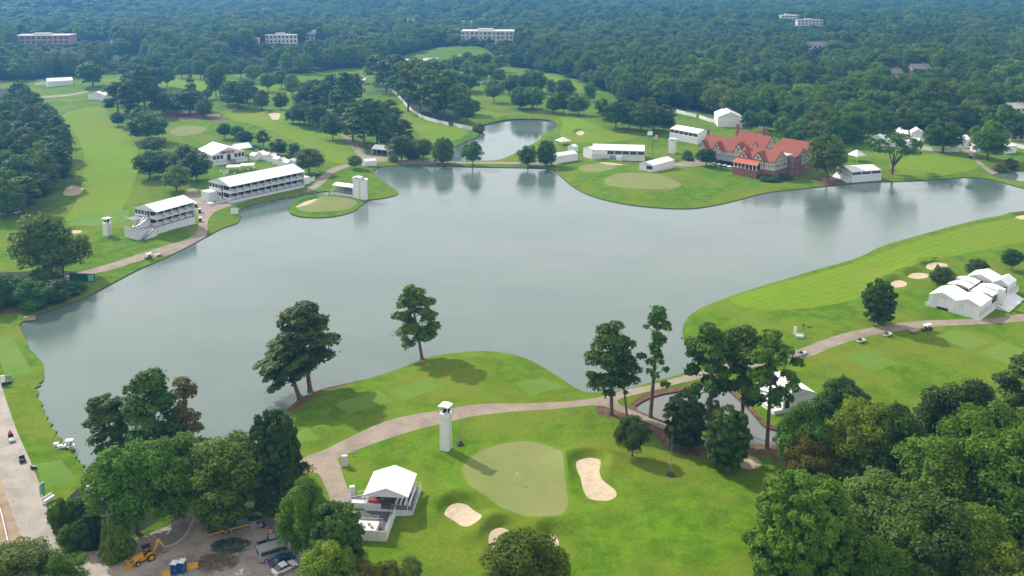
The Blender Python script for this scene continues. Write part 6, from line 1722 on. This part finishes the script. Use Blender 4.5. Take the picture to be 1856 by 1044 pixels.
# yard things
loc, rz = heading((380, 970), (446, 953)); o = empty('flatbed_trailer', loc, rz, 'long dark flatbed trailer with a yellow edge at the back of the yard', 'trailer')
MB().box(-3.8, 3.8, -1.1, 1.1, .75, .92).build('bed', MAT['black'], o); MB().box(-3.8, 3.8, -1.18, -1.1, .72, .96).build('yellow_edge', MAT['yellow'], o); MB().box(-3.8, -3.7, -1.1, 1.1, .92, 1.7).build('headboard', MAT['steel'], o); wheels(o, (-.6, .5), 1.0, .4, .3); MB().bar((3.8, 0, .7), (4.9, 0, .5), .07).build('drawbar', MAT['steel'], o)
loc, rz = heading((456, 960), (478, 954)); o = empty('yard_machine', loc, rz, 'low dark compact roller in the deep shade at the back of the yard', 'machine')
MB().box(-.9, .9, -.6, .6, .5, 1.05).build('body', MAT['steel'], o, bevel=.08); MB().wheel(-.9, 0, .5, .5, 1.1, 14).build('drum', MAT['steel'], o); MB().wheel(.95, 0, .45, .45, 1.0, 14).build('rear_roller', MAT['rubber'], o); MB().box(-.2, .3, -.3, .3, 1.05, 1.2).box(.28, .38, -.3, .3, 1.2, 1.6).build('seat', MAT['black'], o)
x, y, z = at(491, 968); o = empty('traffic_barrel', (x, y, z), 0, 'red and white striped traffic barrel in the yard behind the pickup', 'barrel')
MB().tube((0, 0, 0), (0, 0, .18), .62, .6, 12).build('rubber_base', MAT['rubber'], o)
for i in range(5): MB().tube((0, 0, .18 + i * .22), (0, 0, .40 + i * .22), .36 - i * .015, .345 - i * .015, 12).build('stripe_band', MAT['white' if i % 2 else 'red'], o)
for px, py, lb in ((304, 1042, 'left yellow water barrier by the blue toilets'), (349, 1029, 'right yellow water barrier by the blue toilets')):
    x, y, z = at(px, py); o = empty('barrier', (x, y, z), .35, lb, 'barrier')
    MB().prism([(-.3, 0), (.3, 0), (.18, .35), (.1, .9), (-.1, .9), (-.18, .35)], -.95, .95, 'x').build('shell', MAT['yellow'], o, bevel=.03); MB().box(-1.0, 1.0, -.06, .06, .9, .96).build('top_rail', MAT['yellow'], o)
def heap(name, px, py, r, n, mat, label, lift=.6, ln=(.4, 1.5)):
    x, y, z = at(px, py); b = MB()
    for i in range(n):
        a = RNG.uniform(0, 6.28); q = r * math.sqrt(RNG.uniform(0, 1)); c = Vector((q * math.cos(a), q * math.sin(a) * .7, max(.03, lift * (1 - q / r) * RNG.uniform(.1, 1.1))))
        d = Vector((RNG.normal(), RNG.normal(), RNG.normal() * .25)).normalized() * RNG.uniform(*ln); b.tube(c - d / 2, c + d / 2, RNG.uniform(.03, .09), .02, 4)
    o = b.build(name, MAT[mat]); o.location = (x, y, z); o['kind'] = 'stuff'; o['label'] = label; o['category'] = 'debris'
heap('brush_pile', 392, 1020, 4.0, 420, 'debris', 'heap of cut brush on the yard surface')
heap('brush_pile', 418, 990, 3.6, 380, 'green', 'heap of dark green cuttings in the yard left of the minibus', .9)
heap('brush_pile', 352, 992, 3.0, 260, 'tan', 'scatter of pale wood chips in the middle of the yard', .15, (.1, .5))
# kerb of the yard drive
def ribbon(name, path, w, h, mat, label, cat):
    P = [at(*p) for p in smooth_open(path, 4)]; x0, y0, z0 = P[0]; o = empty(name, (x0, y0, z0), 0, label, cat)
    for a, c in zip(P, P[1:]):
        L_ = math.hypot(c[0] - a[0], c[1] - a[1]); q = MB().box(0, L_, -w / 2, w / 2, -.2, h).build('kerb_stone', MAT[mat], o); q.location = (a[0] - x0, a[1] - y0, a[2] - z0); q.rotation_euler = (0, 0, math.atan2(c[1] - a[1], c[0] - a[0]))
ribbon('kerb', [(352, 938), (343, 960), (334, 974), (318, 986), (300, 992)], .35, .18, 'concrete', 'curved pale kerb along the drive of the yard', 'kerb')
# rail on the road side
P = [at(*p) for p in ((-6, 905), (4, 940), (12, 975), (18, 1000))]
o = empty('guard_rail', P[0], 0, 'pale guard rail on the bare earth left of the road', 'railing')
for a, c in zip(P, P[1:]):
    q0, q1 = Vector(a) - Vector(P[0]), Vector(c) - Vector(P[0])
    MB().bar(q0 + Vector((0, 0, .9)), q1 + Vector((0, 0, .9)), .08).bar(q0 + Vector((0, 0, .45)), q1 + Vector((0, 0, .45)), .08).build('rail', MAT['alu'], o)
    for t in (0, .5): piece(o, 'post', lambda: MB().box(-.06, .06, -.06, .06, -.1, .95), 'grp', 'alu', q0.lerp(q1, t))
# utility pole
x, y, z = at(201, 1016); o = empty('utility_pole', (x, y, z), .4, 'tall wooden utility pole in front of the wood by the yard', 'pole'); MB().tube((0, 0, -.3), (0, 0, 9.8), .17, .11, 8).build('shaft', MAT['pole'], o); MB().box(-1.1, 1.1, -.06, .06, 9.0, 9.14).build('crossarm', MAT['pole'], o)

# ------------------------------------------------------------------ golf things and signs
def mast(px, py, h, label, rz=0.3):
    x, y, z = at(px, py); o = empty('antenna_mast', (x, y, z), rz, label, 'mast')
    MB().taper(-.85, .85, -.85, .85, 0, .95, .72, .72).build('ballast_cone', MAT['black'], o); MB().tube((0, 0, .9), (0, 0, h), .06, .04, 6).build('pole', MAT['steel'], o)
    b = MB(); 
    for i in range(3): b.bar((0, 0, h * .5), (.8 * math.cos(i * 2.1), .8 * math.sin(i * 2.1), .1), .015)
    b.build('guy_wire', MAT['steel'], o)
mast(834, 806, 8.6, 'thin mast on a black cone beside the tall camera tower'); mast(1216, 862, 9.0, 'thin mast on a black cone on the grass below the dark evergreens')
x, y, z = at(935, 874); o = empty('flagstick', (x, y, z), .3, 'flagstick with a small white flag on the foreground green', 'flag'); MB().tube((0, 0, 0), (0, 0, 2.2), .035, n=6).build('stick', MAT['white'], o); MB().box(0, .55, -.015, .015, 1.75, 2.18).build('flag', MAT['fabric'], o); MB().tube((0, 0, .0), (0, 0, .02), .12, n=10).build('cup', MAT['dark'], o)
x, y, z = at(1182, 284); o = empty('flagpole', (x, y, z), .1, 'tall flagpole with two flags on the lawn left of the clubhouse', 'flagpole')
MB().tube((0, 0, 0), (0, 0, 15), .12, .06, 8).build('pole', MAT['timber'], o); MB().box(-3.0, -.1, -.03, .03, 12.4, 14.6).build('white_flag', MAT['fabric'], o)
for cname, par in (('red', 0), ('fabric', 1)):
    fl = MB()
    for i in range(par, 7, 2): fl.box(.1, 2.9, -.03, .03, 10.2 + i * .34, 10.54 + i * .34)
    fl.build('flag_stripes', MAT[cname], o); MB().box(.1, 1.3, -.08, .1, 11.5, 12.6).build('flag_canton', MAT['navy'], o)
x, y, z = at(150, 515); o = empty('scoreboard', (x, y, z), -.12, 'long dark green scoreboard screen at the left lake corner', 'scoreboard')
MB().box(-4.6, 4.6, -.15, .15, 1.0, 3.8).build('screen', MAT['green'], o); MB().box(2.2, 4.3, -.2, -.15, 1.3, 3.5).build('pale_panel', MAT['teal'], o); posts(o, [(-4, .3), (0, .3), (4, .3)], -.3, 3.6, .12, 'steel')  # plain lighter green panel at the right end of the board
def board(px, py, w, h, rz, label, mat='fabric', name='sign_board', z0=.3, t=.12, cat='sign'):
    x, y, z = at(px, py); o = empty(name, (x, y, z), rz, label, cat); MB().box(-w / 2, w / 2, -t / 2, t / 2, z0, z0 + h).build('panel', MAT[mat], o, bevel=.02); posts(o, [(-w / 2 + .1, t), (w / 2 - .1, t)], -.2, z0 + h * .8, .06, 'steel'); return o
board(425, 389, 3.2, 2.6, .15, 'white screen standing on the grass right of the path plaza'); board(625, 845, 1.2, 2.4, .1, 'pale standing panel on the grass beside the path fork', 'scrim', z0=.1, t=.7)
board(639, 905, 1.0, 2.6, .3, 'small white pillar sign at the stair of the viewing stand', t=.8); board(1441, 608, .9, 2.4, .4, 'white upright tee sign beside the right fairway', t=.25)
x, y, z = at(1449, 612); o = empty('cooler_bench', (x, y, z), -.3, 'white bench box at the foot of the tee sign on the right', 'bench'); MB().box(-1.1, 1.1, -.4, .4, .1, .75).build('seat_box', MAT['white'], o, bevel=.05); MB().box(-1.1, 1.1, .3, .42, .75, 1.2).build('backrest', MAT['white'], o)
x, y, z = at(1456, 601); o = empty('tripod', (x, y, z), 0, 'small dark tripod camera behind the tee sign on the right', 'tripod')
for i in range(3): piece(o, 'leg', lambda: MB().bar((0, 0, 0), (0, 0, 1.8), .03), 'tl', 'black', (.3 * math.cos(i * 2.1), .3 * math.sin(i * 2.1), 0))
MB().box(-.3, .3, -.2, .2, 1.8, 2.2).build('camera', MAT['black'], o)
x, y, z = at(1466, 593); o = empty('mat', (x, y, z), .1, 'small black mat lying on the grass behind the tee sign', 'mat'); MB().box(-.8, .8, -.6, .6, 0, .12).build('rubber', MAT['black'], o); MB().box(-.85, .85, -.65, .65, 0, .06).build('edge', MAT['steel'], o)
board(78, 897, 1.0, 2.4, 1.2, 'pale green edged tee sign beside the concrete road', 'teal', t=.3); x, y, z = at(88, 909); o = empty('cooler_bench', (x, y, z), 1.2, 'white bench box beside the concrete road', 'bench'); MB().box(-1.2, 1.2, -.5, .5, .1, .9).build('seat_box', MAT['white'], o, bevel=.05); MB().box(-1.2, 1.2, .35, .5, .9, 1.3).build('backrest', MAT['white'], o)
x, y, z = at(61, 849); o = empty('speaker_wedge', (x, y, z), .8, 'black wedge shaped box on the grass beside the concrete road', 'box'); MB().prism([(-.6, 0), (.6, 0), (.6, .25), (-.4, .8)], -.5, .5, 'y').build('cabinet', MAT['black'], o); MB().slab([(-.38, -.45, .80), (.58, -.45, .28), (.58, .45, .28), (-.38, .45, .80)][::-1], .02).build('grille', MAT['steel'], o)
for px, py, w, lb in ((102, 808, 1.0, 'upper white box on the shore left of the water edge cart'), (109, 812, 1.1, 'lower white box on the shore beside the water edge cart')):
    x, y, z = at(px, py); o = empty('cooler_box', (x, y, z), .4, lb, 'box'); MB().box(-w / 2, w / 2, -.4, .4, .05, .6).build('box', MAT['white'], o, bevel=.05); MB().box(-w / 2 - .03, w / 2 + .03, -.43, .43, .6, .7).build('lid', MAT['scrim'], o, bevel=.03)
board(6, 697, 1.0, 2.2, .2, 'white tee sign at the left edge above the road', t=.3); board(15, 690, 2.0, 1.2, .3, 'small green sign board on the tee at the left edge', 'teal'); 
x, y, z = at(12, 700); o = empty('tee_bench', (x, y, z), .3, 'dark bench at the left edge below the green sign board', 'bench'); MB().box(-1.2, 1.2, -.3, .3, .4, .5).build('seat', MAT['black'], o); MB().box(-1.2, 1.2, .25, .32, .5, 1.0).build('backrest', MAT['black'], o); posts(o, [(-1, 0), (1, 0)], 0, .4, .05, 'black')
x, y, z = at(54, 579); o = empty('pump_box', (x, y, z), .25, 'brown wooden box at the water edge in the left lake corner', 'box'); MB().box(-1.6, 1.6, -.6, .6, -.1, .8).build('box', MAT['tan'], o, bevel=.05); MB().box(-1.7, 1.7, -.7, .7, .8, .92).build('lid', MAT['wood'], o, bevel=.03)
TMK = 'low white tee markers on the path edge'
for px, py in ((833, 765), (1032, 747), (1040, 748), (640, 826), (674, 815)):
    x, y, z = at(px, py); o = empty('path_stake', (x, y, z), .2, 'small pale green and white marker frame beside the cart path', 'marker', TMK); MB().bar((-.4, 0, 0), (-.1, 0, .8), .035).bar((.4, 0, 0), (.1, 0, .8), .035).build('frame', MAT['white'], o); MB().box(-.3, .3, -.02, .02, .35, .75).build('plate', MAT['teal'], o)

# inlet posts standing in the water below the long stand
IP = 'pale posts along the inlet edge'
for i in range(8):
    px = 452 + i * 17; py = 377 - i * 3.0
    x, y = flat(px, py, 0); o = empty('inlet_post', (x, y, -.4), 0, 'pale post standing in the inlet below the long hospitality stand', 'post', IP); MB().tube((0, 0, 0), (0, 0, 1.9), .16, .15, 8).build('shaft', MAT['pole'], o); MB().tube((0, 0, 1.9), (0, 0, 2.05), .19, .1, 8).build('cap', MAT['concrete'], o)

# ------------------------------------------------------------------ people (tiny in the picture)
def person_mesh():
    vs_ = [(0, 0, .95), (0, 0, 1.2), (0, 0, 1.42), (0, .01, 1.52), (0, .02, 1.66), (0, .02, 1.76), (.19, 0, 1.40), (.25, .03, 1.12), (.24, .10, .88), (-.19, 0, 1.40), (-.25, .03, 1.12), (-.24, .10, .88),
           (.10, 0, .90), (.11, .02, .48), (.12, -.03, .07), (.12, .12, .03), (-.10, 0, .90), (-.11, .02, .48), (-.12, -.03, .07), (-.12, .12, .03)]
    es_ = [(0, 1), (1, 2), (2, 3), (3, 4), (4, 5), (2, 6), (6, 7), (7, 8), (2, 9), (9, 10), (10, 11), (0, 12), (12, 13), (13, 14), (14, 15), (0, 16), (16, 17), (17, 18), (18, 19)]
    ra = [.15, .14, .15, .06, .10, .08, .07, .05, .04, .07, .05, .04, .10, .07, .05, .045, .10, .07, .05, .045]
    me = bpy.data.meshes.new('person'); me.from_pydata(vs_, es_, []); o = bpy.data.objects.new('p', me); COL.objects.link(o)
    md = o.modifiers.new('s', 'SKIN'); 
    for v, r in zip(me.skin_vertices[0].data, ra): v.radius = (r, r * .8)
    me.skin_vertices[0].data[0].use_root = True
    sb = o.modifiers.new('u', 'SUBSURF'); sb.levels = 1
    dg = bpy.context.evaluated_depsgraph_get(); out_ = bpy.data.meshes.new_from_object(o.evaluated_get(dg)); bpy.data.objects.remove(o)
    return out_
PM = person_mesh()
def person(px, py, shirt, trousers, label, rz, group=None):
    x, y, z = at(px, py); me = PM.copy(); me.materials.clear()
    for k in (shirt, trousers, 'skin', 'timber'): me.materials.append(MAT[k])
    for p in me.polygons:
        c = p.center; h = c.z
        p.material_index = 1 if h < .96 and abs(c.x) < .2 else (0 if h < 1.47 and h > 1.0 else (3 if h > 1.72 or (h > 1.58 and c.y < -.02) else 2)); p.use_smooth = True
    o = empty('person', (x, y, z), rz, label, 'person', group); link_mesh('body', me, o)
    hd = MB().ball((0, .0, 1.75), .115, .125, .07, 8, 4).build('cap', MAT[shirt], o); 
for a in ((1076, 297, 'white', 'timber', 'person in white at the foot of the outside stair of the long hospitality tent'), (1118, 297, 'navy', 'tan', 'person in navy standing on the practice green left of the group'), (1134, 297, 'timber', 'timber', 'person in dark clothes left of the group by the small tent'),
          (1145, 298, 'black', 'timber', 'left person of the group standing by the small tent'), (1149, 299, 'navy', 'timber', 'right person of the group standing by the small tent'), (1134, 303, 'white', 'tan', 'person in a white top walking on the practice green'),
          (1216, 348, 'white', 'timber', 'left golfer at the far edge of the practice green by the lake'), (1225, 348, 'navy', 'tan', 'right golfer at the far edge of the practice green by the lake'), (1062, 296, 'navy', 'tan', 'person in navy standing at the left end of the long hospitality tent'), (279, 428, 'navy', 'timber', 'left person below the stair of the shorter hospitality stand'), (283, 427, 'black', 'timber', 'right person below the stair of the shorter hospitality stand')):
    person(a[0], a[1], a[2], a[3], a[4], RNG.uniform(0, 6.28))
x, y, z = at(1098, 326); o = empty('golf_bag', (x, y, z), .5, 'white golf bag lying at the edge of the practice green', 'golf bag'); MB().tube((-.9, 0, .2), (.5, 0, .2), .2, .17, 8).build('bag', MAT['white'], o); MB().bar((.5, 0, .2), (1.0, .1, .22), .05).bar((.5, 0, .2), (1.0, -.1, .24), .05).build('clubs', MAT['steel'], o)
